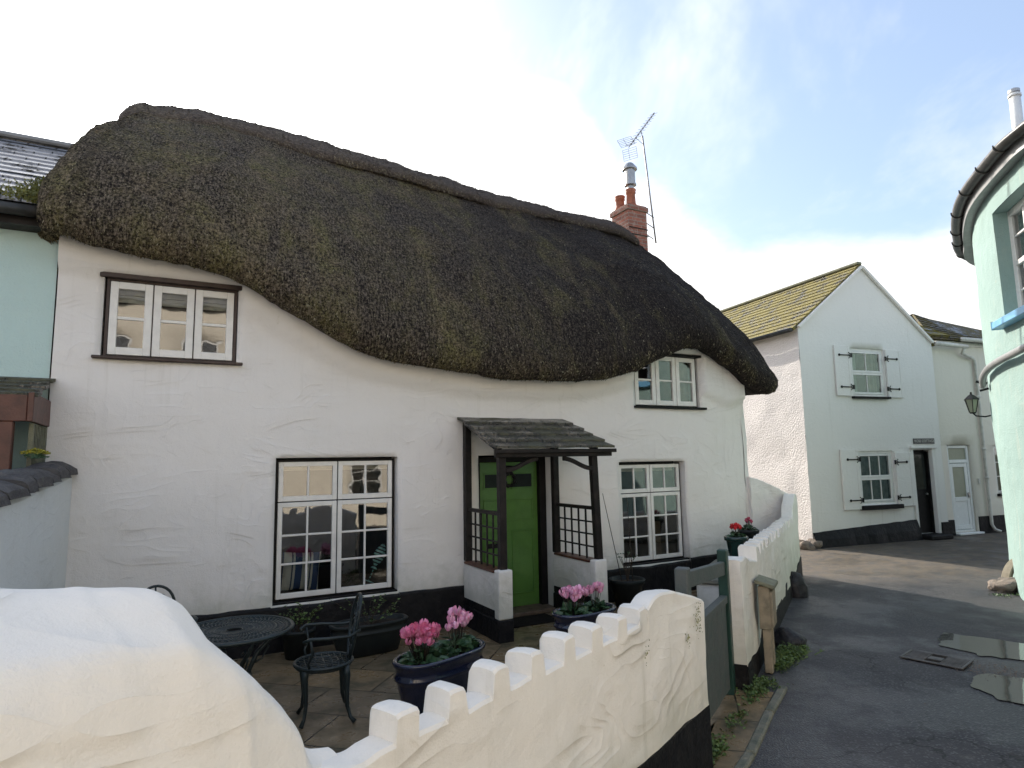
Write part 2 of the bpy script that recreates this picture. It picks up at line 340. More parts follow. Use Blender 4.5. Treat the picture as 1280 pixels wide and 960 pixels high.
# ------------------------------------------------------------------ mesh helpers
class MB:
    def __init__(s): s.v = []; s.f = []; s.uv = None
    def add(s, vs, fs):
        o = len(s.v); s.v += [tuple(p) for p in vs]; s.f += [tuple(i + o for i in q) for q in fs]; return s
    def box(s, x0, x1, y0, y1, z0, z1, M4=None, taper=None):
        vs = [Vector((x, y, z)) for z in (z0, z1) for y in (y0, y1) for x in (x0, x1)]
        if M4: vs = [M4 @ p for p in vs]
        return s.add(vs, [(0, 2, 3, 1), (4, 5, 7, 6), (0, 1, 5, 4), (2, 6, 7, 3), (0, 4, 6, 2), (1, 3, 7, 5)])
    def beam(s, a, b, w, h, upv=(0, 0, 1)):
        a, b = Vector(a), Vector(b); dr = (b - a).normalized(); side = dr.cross(Vector(upv))
        if side.length < 1e-4: side = dr.cross(Vector((0, 1, 0)))
        side.normalize(); u_ = side.cross(dr)
        vs = [p + side * (i * w / 2) + u_ * (j * h / 2) for p in (a, b) for i, j in ((-1, -1), (1, -1), (1, 1), (-1, 1))]
        return s.add(vs, [(0, 3, 2, 1), (4, 5, 6, 7), (0, 1, 5, 4), (1, 2, 6, 5), (2, 3, 7, 6), (3, 0, 4, 7)])
    def tube(s, path, r, n=8, closed=False):
        path = [Vector(p) for p in path]; k = len(path); rs = r if isinstance(r, (list, tuple)) else [r] * k
        nrm = None; base = len(s.v)
        for i, p in enumerate(path):
            if closed: tg = path[(i + 1) % k] - path[i - 1]
            else: tg = path[min(i + 1, k - 1)] - path[max(i - 1, 0)]
            tg.normalize()
            if nrm is None:
                nrm = tg.orthogonal().normalized()
            nrm = (nrm - tg * nrm.dot(tg)).normalized(); bn = tg.cross(nrm)
            for j in range(n):
                a = 2 * math.pi * j / n; s.v.append(tuple(p + (nrm * math.cos(a) + bn * math.sin(a)) * rs[i]))
        for i in range(k if closed else k - 1):
            for j in range(n):
                a = base + i * n + j; b = base + i * n + (j + 1) % n; i2 = (i + 1) % k
                s.f.append((a, b, base + i2 * n + (j + 1) % n, base + i2 * n + j))
        if not closed:
            s.f.append(tuple(base + j for j in range(n))[::-1]); s.f.append(tuple(base + (k - 1) * n + j for j in range(n)))
        return s
    def lathe(s, prof, n=24, c=(0, 0, 0), sx=1, sy=1, rot=0, cap=True):
        base = len(s.v)
        for r, z in prof:
            for j in range(n):
                a = 2 * math.pi * j / n; x, y = r * math.cos(a) * sx, r * math.sin(a) * sy
                s.v.append((c[0] + x * math.cos(rot) - y * math.sin(rot), c[1] + x * math.sin(rot) + y * math.cos(rot), c[2] + z))
        for i in range(len(prof) - 1):
            for j in range(n):
                a = base + i * n + j; b = base + i * n + (j + 1) % n; s.f.append((a, b, b + n, a + n))
        if cap:
            s.f.append(tuple(base + j for j in range(n))[::-1]); s.f.append(tuple(base + (len(prof) - 1) * n + j for j in range(n)))
        return s
    def build(s, name, m, parent=None, smooth=False, bevel=0, uvf=None, seg=1):
        me = bpy.data.meshes.new(name); me.from_pydata(s.v, [], s.f); me.update()
        me.materials.append(M[m] if isinstance(m, str) else m)
        if smooth: me.polygons.foreach_set('use_smooth', [True] * len(me.polygons))
        if uvf:
            uv = me.uv_layers.new(name='UVMap'); vv = me.vertices
            for lp in me.loops: uv.data[lp.index].uv = uvf(vv[lp.vertex_index].co)
        o = bpy.data.objects.new(name, me); S.collection.objects.link(o)
        if parent: o.parent = parent
        if bevel:
            b = o.modifiers.new('bevel', 'BEVEL'); b.width = bevel; b.segments = seg; b.limit_method = 'ANGLE'; b.angle_limit = R(40)
        if smooth == 'auto': pass
        return o
def tag(o, label=None, cat=None, group=None, kind=None):
    if label: o['label'] = label
    if cat: o['category'] = cat
    if group: o['group'] = group
    if kind: o['kind'] = kind
    return o
def empty(name, loc=(0, 0, 0), rz=0, label=None, cat=None, group=None, rx=0, ry=0):
    o = bpy.data.objects.new(name, None); S.collection.objects.link(o); o.location = loc; o.rotation_euler = (rx, ry, rz)
    o.empty_display_size = .2; return tag(o, label, cat, group)
def copy_tree(o, parent=None):
    c = o.copy(); S.collection.objects.link(c); c.parent = parent
    for ch in [x for x in S.objects if x.parent == o and x != c]: copy_tree(ch, c)
    return c
def N(p, s=1.0, o=0.0): return noise.noise(Vector(p) * s + Vector((o, o * .7, o * 1.3)))
def interp(x, pts): return float(np.interp(x, [p[0] for p in pts], [p[1] for p in pts]))

def wall_panel(name, m, parent, x0, x1, z0, z1, y=0.0, openings=(), step=.15, amp=.012, reveal=.22, cuts=(), yf=None, thick=None, zf=None):
    """a rendered wall in the local x-z plane facing -y with openings cut through it and reveals turned in"""
    def lines(a, b, keys):
        L = [a, b] + [k for k in keys if a < k < b]; L = sorted(set(L)); o = []
        for p, q in zip(L[:-1], L[1:]):
            k = max(1, round((q - p) / step)); o += [p + (q - p) * i / k for i in range(k)]
        return o + [b]
    xs = lines(x0, x1, [v for q in openings for v in q[:2]]); zs = lines(z0, z1, [v for q in openings for v in q[2:4]])
    bm = bmesh.new(); V = {}
    def vert(i, j):
        if (i, j) not in V:
            x, z = xs[i], zs[j]; yy = y + amp * (N((x, 0, z), 1.3) + .4 * N((x, 3, z), 4)); yy += yf(x, z) if yf else 0
            V[i, j] = bm.verts.new((x, yy + (.1 if zf and z > zf(x) else 0), min(z, zf(x)) if zf else z))
        return V[i, j]
    for i in range(len(xs) - 1):
        for j in range(len(zs) - 1):
            cx, cz = (xs[i] + xs[i + 1]) / 2, (zs[j] + zs[j + 1]) / 2
            if any(q[0] < cx < q[1] and q[2] < cz < q[3] for q in openings): continue
            bm.faces.new((vert(i, j), vert(i + 1, j), vert(i + 1, j + 1), vert(i, j + 1)))
    eps = 1e-5
    be = [e for e in bm.edges if e.is_boundary and any(
        q[0] - eps <= min(v.co.x for v in e.verts) and max(v.co.x for v in e.verts) <= q[1] + eps and
        q[2] - eps <= min(v.co.z for v in e.verts) and max(v.co.z for v in e.verts) <= q[3] + eps for q in openings)]
    r = bmesh.ops.extrude_edge_only(bm, edges=be)
    for v in [g_ for g_ in r['geom'] if isinstance(g_, bmesh.types.BMVert)]: v.co.y = y + reveal
    for (px, pz, nx, nz) in cuts:
        geo_ = bm.verts[:] + bm.edges[:] + bm.faces[:]
        bmesh.ops.bisect_plane(bm, geom=geo_, plane_co=(px, 0, pz), plane_no=(nx, 0, nz), clear_outer=True)
    if thick:
        pass
    me = bpy.data.meshes.new(name); bm.to_mesh(me); bm.free(); me.materials.append(M[m])
    me.polygons.foreach_set('use_smooth', [len(p.vertices) > 0 and abs(p.normal.y) > .6 for p in me.polygons])
    o = bpy.data.objects.new(name, me); S.collection.objects.link(o)
    if parent: o.parent = parent
    return o

def casement(x0, x1, z0, z1, y, nx, nz, fr=.05, bar=.022, dp=.045):
    mb = MB()
    mb.box(x0, x0 + fr, y, y + dp, z0, z1); mb.box(x1 - fr, x1, y, y + dp, z0, z1)
    mb.box(x0 + fr, x1 - fr, y, y + dp, z0, z0 + fr * 1.1); mb.box(x0 + fr, x1 - fr, y, y + dp, z1 - fr, z1)
    a, b, c, e = x0 + fr, x1 - fr, z0 + fr * 1.1, z1 - fr
    for i in range(1, nx):
        x = a + (b - a) * i / nx; mb.box(x - bar / 2, x + bar / 2, y + .008, y + dp - .006, c, e)
    for i in range(1, nz):
        z = c + (e - c) * i / nz
        xs = [a] + [a + (b - a) * k / nx for k in range(1, nx)] + [b]
        for k in range(nx):
            l = xs[k] + (bar / 2 if k else 0); r_ = xs[k + 1] - (bar / 2 if k < nx - 1 else 0)
            mb.box(l, r_, y + .008, y + dp - .006, z - bar / 2, z + bar / 2)
    return mb, (a, b, c, e)
def window(parent, x0, x1, z0, z1, y, cells, frame='black_trim', fw_=.018, white='white_wood', label=None, fr=.05, sill=None, blinds=None, curtain=None, glass='glass', bar=.022):
    """cells: list of (fx0,fx1,fz0,fz1,nx,nz) fractions of the window; each an opening casement in a trim frame"""
    mb = MB(); mb.box(x0, x1, y, y + .09, z1 - fw_, z1); mb.box(x0, x1, y, y + .09, z0, z0 + fw_ * .7)
    mb.box(x0, x0 + fw_, y, y + .09, z0 + fw_ * .7, z1 - fw_); mb.box(x1 - fw_, x1, y, y + .09, z0 + fw_ * .7, z1 - fw_)
    X0, X1, Z0, Z1 = x0 + fw_, x1 - fw_, z0 + fw_ * .7, z1 - fw_
    gap = .006
    mb.box(X0, X1, y + .055, y + .088, Z0, Z1) if False else None
    for c in cells:
        if c[1] < .999:
            xx = X0 + (X1 - X0) * c[1]; za, zb = Z0 + (Z1 - Z0) * c[2], Z0 + (Z1 - Z0) * c[3]
            mb.box(xx - gap, xx + gap, y + .004, y + .08, za + gap, zb - gap)
        if c[3] < .999:
            zz = Z0 + (Z1 - Z0) * c[3]; mb.box(X0 + (X1 - X0) * c[0], X0 + (X1 - X0) * c[1], y + .004, y + .08, zz - gap, zz + gap)
    w = mb.build('window', frame, parent)
    if label: w['label'] = label
    for i, c in enumerate(cells):
        a, b = X0 + (X1 - X0) * c[0] + gap, X0 + (X1 - X0) * c[1] - gap; p, q = Z0 + (Z1 - Z0) * c[2] + gap, Z0 + (Z1 - Z0) * c[3] - gap
        m2, (ga, gb, gc, ge) = casement(a, b, p, q, y - .012, c[4], c[5], fr, bar)
        m2.build('casement', white, w, bevel=.004)
        MB().add([(ga, y + .012, gc), (gb, y + .012, gc), (gb, y + .012, ge), (ga, y + .012, ge)], [(0, 1, 2, 3)]).build('pane', glass, w)
        if blinds and i in blinds:
            h = blinds[i]; k = MB(); n = 3
            for s_ in range(n): k.box(ga - .02, gb + .02, y + .10 + .006 * (s_ % 2), y + .115 + .006 * (s_ % 2), ge - h * (s_ + 1) / n + .004, ge - h * s_ / n + .02 * (s_ == 0))
            k.build('blind', 'blind', w)
    if curtain:
        for (ca, cb, cz0, cz1, cm) in curtain:
            k = MB(); n = max(6, int((cb - ca) / .03)); vs = []; fs = []
            for i in range(n + 1):
                x = ca + (cb - ca) * i / n; yy = y + .15 + .018 * math.sin(i * 1.9) + .01 * math.sin(i * .7)
                vs += [(x, yy, cz0), (x, yy, cz1)]
            for i in range(n): fs.append((2 * i, 2 * i + 2, 2 * i + 3, 2 * i + 1))
            k.add(vs, fs).build('curtain', cm, w, smooth=True)
    if sill:
        sx0, sx1, sz, sh, sdp, sm = sill
        MB().box(sx0, sx1, y - sdp, y + .06, sz - sh, sz).build('sill', sm, w, bevel=.006)
    return w

# ------------------------------------------------------------------ ground
def grid_sheet(name, m, x0, x1, y0, y1, z, step, amp=0.0):
    nx, ny = max(1, int((x1 - x0) / step)), max(1, int((y1 - y0) / step)); k = MB()
    vs = [(x0 + (x1 - x0) * i / nx, y0 + (y1 - y0) * j / ny, 0) for j in range(ny + 1) for i in range(nx + 1)]
    vs = [(x, y, z + amp * N((x, y, 0), .6)) for x, y, _ in vs]
    fs = [(j * (nx + 1) + i, j * (nx + 1) + i + 1, (j + 1) * (nx + 1) + i + 1, (j + 1) * (nx + 1) + i) for j in range(ny) for i in range(nx)]
    return k.add(vs, fs).build(name, m, smooth=True)
tag(grid_sheet('ground', 'earth', -600, 600, -600, 600, -.06, 60), kind='structure')
tag(grid_sheet('road', 'asphalt', -14, 26, -8, 24, -.006, .5, .004), kind='structure')

# ------------------------------------------------------------------ thatched cottage
CO = Vector((0, 8.3, 0)); CA = R(28.4)
CU = Vector((math.cos(CA), math.sin(CA), 0)); CW = Vector((-math.sin(CA), math.cos(CA), 0))
def cw(u, w, z=0.0): return CO + CU * u + CW * w + Vector((0, 0, z))
cot = empty('thatched_cottage', CO, CA, 'white cottage with deep curving dark thatched roof and green front door', 'cottage')
EAVE = [(-5.15, 4.12), (-4.71, 4.07), (-4.35, 4.03), (-3.9, 3.99), (-3.5, 3.92), (-3.15, 3.75), (-2.82, 3.54), (-2.48, 3.37), (-2.13, 3.22), (-1.67, 3.12), (-1.08, 3.05), (-.44, 2.99), (.5, 2.98), (1.27, 3.05), (1.84, 3.19), (2.29, 3.41), (2.77, 3.60), (3.18, 3.62), (3.5, 3.49), (3.83, 3.30), (4.17, 3.08), (4.5, 2.97)]
def eave(u): return interp(u, EAVE)
OPEN = [(-4.59, -3.36, 3.02, 3.86), (-2.93, -1.56, .47, 2.02), (2.05, 3.34, 2.70, 3.53), (1.72, 2.96, .44, 1.90), (-.50, .56, .0, 2.02)]
def bulge(x, z):
    lim = eave(x) - .20
    if x > 3.35: lim = min(lim, 2.78 + max(0, (3.9 - x)) * .3 + max(0, x - 4.0) * .5)
    t_ = max(0, min(1, (z - lim + .04) / .08)); t_ = t_ * t_ * (3 - 2 * t_)
    inw = any(q[0] - .04 < x < q[1] + .04 and q[2] - .04 < z < q[3] + .02 for q in OPEN)
    return (0 if inw else -.085 * t_) + (.0 if z > .5 else 0) - .03 * max(0, (1.2 - z))
wall_panel('front_wall', 'plaster', cot, -4.97, 4.25, 0, 4.6, 0, OPEN, .07, .022, .24, yf=bulge, cuts=[(4.25, 3.5, .8, .6)], zf=lambda x: eave(x) + .26)
sh = MB(); sh.box(-4.97, 4.22, 4.9, 5.1, 0, 3.6); sh.box(-4.97, -4.85, .25, 4.9, 0, 4.3); sh.box(4.1, 4.22, .15, 4.9, 0, 3.3)
sh.build('side_and_back_wall', 'plaster', cot)
# rounded right end of the front wall
rc = MB(); vs = []; fs = []; nz = 24
for j in range(nz + 1):
    z = 3.35 * j / nz
    for i in range(7):
        a = R(90 * i / 6); rr = .22
        vs.append((4.25 + rr * math.sin(a) - .0 + .02 * N((i, j, 1), .5) - .05 * max(0, z - 2.2), .22 - rr * math.cos(a) - .03 * max(0, 1.2 - z) * (1 - i / 6) + (-.055 if z > 2.85 else 0) * (1 - i / 6), z))
for j in range(nz):
    for i in range(6): fs.append((j * 7 + i, j * 7 + i + 1, (j + 1) * 7 + i + 1, (j + 1) * 7 + i))
rc.add(vs, fs); rc.box(4.3, 4.46, .22, 5.0, 0, 3.2); rc.build('end_wall', 'plaster', cot, smooth=False)
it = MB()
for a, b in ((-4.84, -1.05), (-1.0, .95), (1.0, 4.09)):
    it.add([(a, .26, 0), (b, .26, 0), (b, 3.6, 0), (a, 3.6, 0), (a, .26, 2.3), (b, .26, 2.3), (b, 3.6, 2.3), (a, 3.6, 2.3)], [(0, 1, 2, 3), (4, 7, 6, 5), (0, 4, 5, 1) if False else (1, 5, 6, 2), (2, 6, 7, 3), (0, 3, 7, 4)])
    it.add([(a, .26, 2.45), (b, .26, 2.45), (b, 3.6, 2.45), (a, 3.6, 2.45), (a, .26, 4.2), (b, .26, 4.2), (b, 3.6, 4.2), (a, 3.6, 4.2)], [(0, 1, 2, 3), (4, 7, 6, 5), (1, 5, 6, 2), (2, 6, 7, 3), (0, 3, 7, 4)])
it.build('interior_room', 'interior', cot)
# plinth: black painted base, uneven top
def plinth(parent, segs, m='black_plinth'):
    k = MB()
    for (x0, x1, za, zb) in segs:
        n = max(2, int((x1 - x0) / .1)); vs = []; fs = []
        for i in range(n + 1):
            x = x0 + (x1 - x0) * i / n; zt = za + (zb - za) * i / n + .02 * N((x, 0, 5), 3)
            vs += [(x, -.085, 0), (x, -.072, zt - .02), (x, -.058 + .0, zt), (x, .05, zt)]
        for i in range(n):
            for q in range(3): fs.append((4 * i + q, 4 * i + q + 4, 4 * i + q + 5, 4 * i + q + 1))
        k.add(vs, fs)
    return k.build('plinth', m, parent)
plinth(cot, [(-4.95, -2.95, .50, .46), (-2.95, -1.55, .45, .45), (-1.55, -.72, .46, .45)])
plinth(cot, [(.66, 1.75, .44, .43), (1.75, 2.93, .42, .43), (2.93, 4.2, .46, .5)])

GF = [(0, .5, 0, .70, 2, 3), (.5, 1, 0, .70, 2, 3), (0, .5, .70, 1, 2, 1), (.5, 1, .70, 1, 2, 1)]
window(cot, -2.91, -1.58, .49, 2.0, .09, GF, label='tall ground floor window with cushion and ornament behind the glass', sill=(-2.94, -1.55, .487, .03, .10, 'black_trim'), blinds={2: .05, 3: .05})
window(cot, 1.74, 2.94, .46, 1.88, .09, GF, label='tall ground floor window right of the porch', sill=(1.71, 2.97, .457, .03, .10, 'black_trim'), blinds={2: .05, 3: .05},
       curtain=[(2.45, 2.62, .5, 1.0, 'brown_curtain')])
T3 = [(0, 1 / 3, 0, 1, 1, 2), (1 / 3, 2 / 3, 0, 1, 1, 2), (2 / 3, 1, 0, 1, 1, 2)]
window(cot, -4.57, -3.37, 3.04, 3.84, .03, T3, label='upper left window with three casements and raised blinds', frame='brown_frame', fr=.07, fw_=.026, bar=.030, sill=(-4.66, -3.30, 3.04, .03, .09, 'brown_frame'), blinds={0: .12, 1: .12, 2: .12})
MB().box(-4.63, -3.33, -.035, .06, 3.835, 3.885).build('lintel', 'brown_frame', cot, bevel=.004)
window(cot, 2.06, 3.32, 2.72, 3.52, .03, T3, label='upper right window part hidden by the thatch', fr=.068, bar=.028, sill=(2.02, 3.44, 2.72, .035, .09, 'black_trim'), curtain=[(3.0, 3.28, 2.75, 3.5, 'brown_curtain')])
MB().box(2.03, 3.42, -.045, .06, 3.505, 3.545).build('lintel', 'black_trim', cot, bevel=.004)
# things in the left window
ob = MB(); vs = []; fs = []; n = 14
for j in range(n + 1):
    for i in range(n + 1):
        a, b = i / n * 2 - 1, j / n * 2 - 1; th = .075 * ((1 - a * a) * (1 - b * b)) ** .5
        k_ = 1 - .10 * (1 - (a * b) ** 2) * (abs(a) ** 6 + abs(b) ** 6) * .5
        vs += [(a * .21 * k_, -th, b * .21 * k_)]
vs += [(x, -y, z) for x, y, z in vs]
m_ = (n + 1) ** 2
for j in range(n):
    for i in range(n):
        q = (j * (n + 1) + i, j * (n + 1) + i + 1, (j + 1) * (n + 1) + i + 1, (j + 1) * (n + 1) + i); fs.append(q); fs.append(tuple(x + m_ for x in q[::-1]))
ob.add(vs, fs); cu = ob.build('cushion', 'cushion', smooth=True); cu.location = cw(-2.60, .26, .76); cu.rotation_euler = (0, R(4), CA)
tag(cu, 'blue and white striped cushion behind the tall left window', 'cushion')
# ornament: a wooden fish on a stand
fi = MB(); fi.lathe([(.004, -.17), (.045, -.155), (.02, -.13), (.02, -.11), (.055, -.06), (.07, 0), (.062, .06), (.035, .12), (.004, .15)], 20, sx=1, sy=.45)
fi.tube([(0, 0, -.17), (0, 0, -.30)], .008, 6); fi.box(-.06, .06, -.03, .03, -.32, -.30)
fo = fi.build('ornament', 'fish_teal', smooth=True); fo.location = cw(-1.72, .20, .86); fo.rotation_euler = (0, R(24), CA)
tag(fo, 'teal and black striped fish ornament in the tall left window', 'ornament')

# --- door
dr = MB(); X0, X1 = -.42, .46
dr.box(X0, X1, .19, .23, .06, 1.93)
for (a, b, c, e) in ((X0 + .07, X1 - .07, 1.16, 1.45), (X0 + .07, -.02, .22, 1.04), (.06, X1 - .07, .22, 1.04)):
    t_ = .02; dr.box(a, b, .176, .19, c, c + t_); dr.box(a, b, .176, .19, e - t_, e); dr.box(a, a + t_, .176, .19, c + t_, e - t_); dr.box(b - t_, b, .176, .19, c + t_, e - t_)
door = dr.build('door', 'green_door', cot, bevel=.003); door['label'] = 'glossy green front door with two small dark panes'
gl = MB(); gl.box(X0 + .09, -.045, .184, .19, 1.60, 1.77); gl.box(.085, X1 - .09, .184, .19, 1.60, 1.77); gl.build('door_glass', 'dark_glass', door)
gm = MB()
for a, b in ((X0 + .07, -.025), (.065, X1 - .07)):
    gm.box(a, b, .172, .1899, 1.58, 1.599); gm.box(a, b, .172, .1899, 1.771, 1.79); gm.box(a, a + .019, .172, .1899, 1.599, 1.771); gm.box(b - .019, b, .172, .1899, 1.599, 1.771)
gm.build('glazing_moulding', 'green_door', door, bevel=.002)
kn = MB()
kn.tube([(.02 + .075 * math.cos(a), .15 + .02 * math.sin(a * 5) * .4, 1.70 + .085 * math.sin(a)) for a in [2 * math.pi * i / 24 for i in range(24)]], [.022 + .008 * ((i * 7) % 3 - 1) for i in range(24)], 7, closed=True)
kn.tube([(-.09, .16, 1.83), (-.02, .15, 1.86), (.06, .15, 1.855), (.13, .16, 1.83)], [.012, .026, .026, .012], 7); kn.build('wreath', 'iron', door, smooth=True)
MB().box(-.30, -.16, .155, .176, .83, .89).box(-.24, -.20, .13, .155, .84, .88).build('handle', 'iron', door, bevel=.004)
df = MB(); df.box(-.50, X0 - .005, .12, .236, 0, 2.0); df.box(X1 + .005, .56, .12, .236, 0, 2.0); df.box(X0 - .005, X1 + .005, .12, .236, 1.935, 2.0); df.build('door_frame', 'black_trim', cot, bevel=.004)
MB().box(-.5, .56, -.12, .24, .003, .055).build('threshold', 'sandstone', cot, bevel=.01)
# --- porch
po = MB(); courses = 5
ux0, ux1 = -.80, .84
for i in range(courses):
    a, b = i / courses, (i + 1) / courses + .06
    ya, za = -.02 - 1.0 * a, 2.50 - .40 * a; yb, zb = -.02 - 1.0 * b, 2.50 - .40 * b
    xr = ux1 - .015 * (courses - i) + .02 * (i % 2)
    th = .03; vs = []
    k = 12
    for j in range(k + 1):
        x = ux0 + (xr - ux0) * j / k; w1 = .006 * N((x, i, 0), 5)
        vs += [(x, ya, za + w1 + .0), (x, yb, zb + w1 + .036), (x, yb, zb + w1 + .010), (x, ya, za + w1 - .03)]
    fs = []
    for j in range(k):
        for q in range(4): fs.append((4 * j + q, 4 * j + (q + 1) % 4, 4 * j + 4 + (q + 1) % 4, 4 * j + 4 + q))
    fs += [(0, 3, 2, 1), (4 * k, 4 * k + 1, 4 * k + 2, 4 * k + 3)]; po.add(vs, fs)
porch = po.build('porch_roof', 'shingle', cot, uvf=lambda c: (c.x, c.y * 1.1))
fa = MB(); fa.box(ux0 + .02, .82, -1.03, -.985, 1.985, 2.075); fa.box(ux0 + .02, .86, -1.075, -1.032, 2.03, 2.075)
fa.beam((-.70, -.985, 2.07), (-.70, -.02, 2.45), .05, .07); fa.beam((.62, -.985, 2.07), (.62, -.02, 2.45), .05, .07); fa.build('fascia', 'black_oak', porch, bevel=.006)
for (x, y, z0, z1, tx, ty) in ((-.68, -.05, .0, 2.42, 0, 0), (-.66, -.93, .74, 2.0, 0, 0), (.60, -.05, .0, 2.40, 0, 0), (.62, -.93, .74, 2.0, -.02, 0)):
    MB().beam((x + tx * -1, y, z0 + (.74 if y > -.5 else 0)), (x + tx, y, z1), .085, .085, (0, 1, 0)).build('post', 'black_oak', porch, bevel=.008)
def brace(pts, wd=.05, ht=.05):
    k = MB(); vs = []; fs = []
    for (x, y, z) in pts: vs += [(x, y - wd / 2, z - ht / 2), (x, y + wd / 2, z - ht / 2), (x, y + wd / 2, z + ht / 2), (x, y - wd / 2, z + ht / 2)]
    for i in range(len(pts) - 1):
        for q in range(4): fs.append((4 * i + q, 4 * i + (q + 1) % 4, 4 * i + 4 + (q + 1) % 4, 4 * i + 4 + q))
    e_ = 4 * (len(pts) - 1); fs += [(0, 3, 2, 1), (e_, e_ + 1, e_ + 2, e_ + 3)]; return k.add(vs, fs)
def scurve(xa, xb, za, zb, y, n=12):
    return [(xa + (xb - xa) * i / n, y, za + (zb - za) * (.5 - .5 * math.cos(math.pi * i / n)) - .0) for i in range(n + 1)]
brace(scurve(-.615, -.20, 1.84, 1.962, -.945)).build('brace', 'black_oak', porch, bevel=.006)
brace(scurve(.575, .16, 1.84, 1.962, -.945)).build('brace', 'black_oak', porch, bevel=.006)
for x, mat_ in ((-.67, 0), (.61, 0)):
    k = MB(); k.box(x - .075, x + .075, -.90, -.06, .31, .72); k.build('low_side_wall', 'plaster', porch, bevel=.012)
    k = MB(); k.box(x - .088, x + .088, -1.02, -.905, .24, .76); k.build('pier', 'plaster', porch, bevel=.015, seg=2)
    k = MB(); k.box(x - .092, x + .092, -1.025, -.06, 0, .238); k.box(x - .079, x + .079, -.90, -.06, .24, .33); k.build('pier_base', 'black_plinth', porch, bevel=.01)
    MB().box(x - .09, x + .09, -.885, -.1, .722, .748).build('porch_sill', 'red_sill', porch, bevel=.004)
    k = MB(); k.box(x - .025, x + .025, -.885, -.095, 1.34, 1.38)
    for i in range(1, 5): yy = -.885 + .79 * i / 5; k.box(x - .009, x + .009, yy - .009, yy + .009, .75, 1.34)
    for i in range(1, 4):
        zz = .75 + .59 * i / 4; ys = [-.885] + [-.885 + .79 * j / 5 for j in range(1, 5)] + [-.095]
        for j in range(5): k.box(x - .008, x + .008, ys[j] + .009, ys[j + 1] - .009, zz - .009, zz + .009)
    k.build('trellis_panel', 'black_oak', porch)
tag((lambda o: o)(MB().box(-.36, .30, -.40, .0, 0, .012).build('doormat', 'mat_fibre', bevel=.004)), 'black doormat on the wet flags before the green door', 'doormat')
dm = S.objects['doormat']; dm.location = cw(.03, -.16, .008); dm.rotation_euler = (0, 0, CA)

# --- the thatch
RID = [(-4.8, 6.80), (-4.47, 6.95), (-3.77, 7.03), (-3.12, 7.03), (-2.07, 6.95), (-.76, 6.84), (.72, 6.71), (2.4, 6.62), (3.53, 6.60), (4.05, 6.46)]
RW = 2.4
stations = []          # (eave base u,w, outward (ou,ow), z, ridge u)
def sm(t_): return t_ * t_ * (3 - 2 * t_)
us = np.linspace(-4.80, 4.42, 150)
for u_ in us:
    t_ = (u_ + 4.80) / 9.22; ru = -4.35 + (4.0 + 4.35) * (t_ if True else 0)
    stations.append((u_, 0.0, (0, -1), eave(u_), ru))
# right corner and right hip
for i in range(1, 15):
    a = R(90 * i / 14); stations.append((4.42 + .30 * math.sin(a) * .6, .0 + .30 * (1 - math.cos(a)), (math.sin(a), -math.cos(a)), 2.96 + .06 * i / 14, 4.02))
for i in range(1, 30): stations.append((4.60, .30 + 4.2 * i / 29, (1, 0), 3.02 + .1 * i / 29, 4.03))
for i in range(1, 10): a = R(90 * i / 9); stations.append((4.42 + .18 * math.cos(a), 4.5 + .3 * math.sin(a), (math.cos(a), math.sin(a)), 3.15, 4.02))
for u_ in np.linspace(4.3, -4.8, 50): stations.append((u_, 4.8, (0, 1), 3.2 + .3 * (u_ < -3), -4.35 + 8.35 * (u_ + 4.8) / 9.22))
for i in range(1, 10): a = R(90 * i / 9); stations.append((-4.80 - .15 * math.sin(a), 4.8 - .3 * (1 - math.cos(a)), (-math.sin(a), math.cos(a)), 3.6, -4.36))
for i in range(1, 30): stations.append((-4.95, 4.5 - 4.2 * i / 29, (-1, 0), 3.6 + .52 * i / 29, -4.37))
for i in range(1, 12): a = R(90 * (1 - i / 12)); stations.append((-4.80 - .15 * math.sin(a), .3 * (1 - math.cos(a)), (-math.sin(a), -math.cos(a)), 4.12, -4.36))
NV = 46
def thatch_point(st, j):
    u_, w_, (ou, ow), z_, ru = st
    rz = interp(ru, RID) - .06
    r_ = Vector((ru, RW, rz)); b_ = Vector((u_, w_, z_)); o_ = Vector((ou, ow, 0))
    prof = [(-.10, .30), (.02, .10), (.20, .015), (.33, -.01), (.42, .03), (.47, .12)]
    if ou < -.5: prof = [(-.05, .30), (.02, .10), (.10, .015), (.16, -.01), (.22, .03), (.26, .12)]
    if j < len(prof): p = b_ + o_ * prof[j][0] + Vector((0, 0, prof[j][1])); L = 0
    else:
        e_ = b_ + o_ * (prof[-1][0] + .01) + Vector((0, 0, .22)); t_ = (j - len(prof)) / (NV - 1 - len(prof))
        p = e_.lerp(r_, t_)
        dn = (r_ - e_); hor = Vector((dn.x, dn.y, 0)); 
        nn_ = Vector((-(dn.z) * hor.normalized().x, -(dn.z) * hor.normalized().y, hor.length)).normalized()
        bl = (.34 if u_ < 1.5 else .34 - .17 * min(1, (u_ - 1.5) / 2.6)) if ow < -.5 else (.13 if abs(ou) > .2 else .28)
        p += nn_ * (bl * math.sin(math.pi * t_ ** .75) * (1 - .35 * t_))
    nz_ = .05 * N(p, 1.1) + .026 * N(p, 3.2, 4) + .018 * N(p, 8, 8) + .014 * N(p, 15, 5)
    return p + (o_ * .8 + Vector((0, 0, .6))) * nz_ * (0 if j == 0 else 1)
k = MB(); ns = len(stations)
grid = [[thatch_point(st, j) for j in range(NV)] for st in stations]
for st in grid: k.v += [tuple(p) for p in st]
for i in range(ns):
    i2 = (i + 1) % ns
    for j in range(NV - 1): k.f.append((i * NV + j, i2 * NV + j, i2 * NV + j + 1, i * NV + j + 1))
nbase = len(k.v); uvs = [(i * .06, j * .10) for i in range(ns) for j in range(NV)]; rnds = [0.0] * nbase
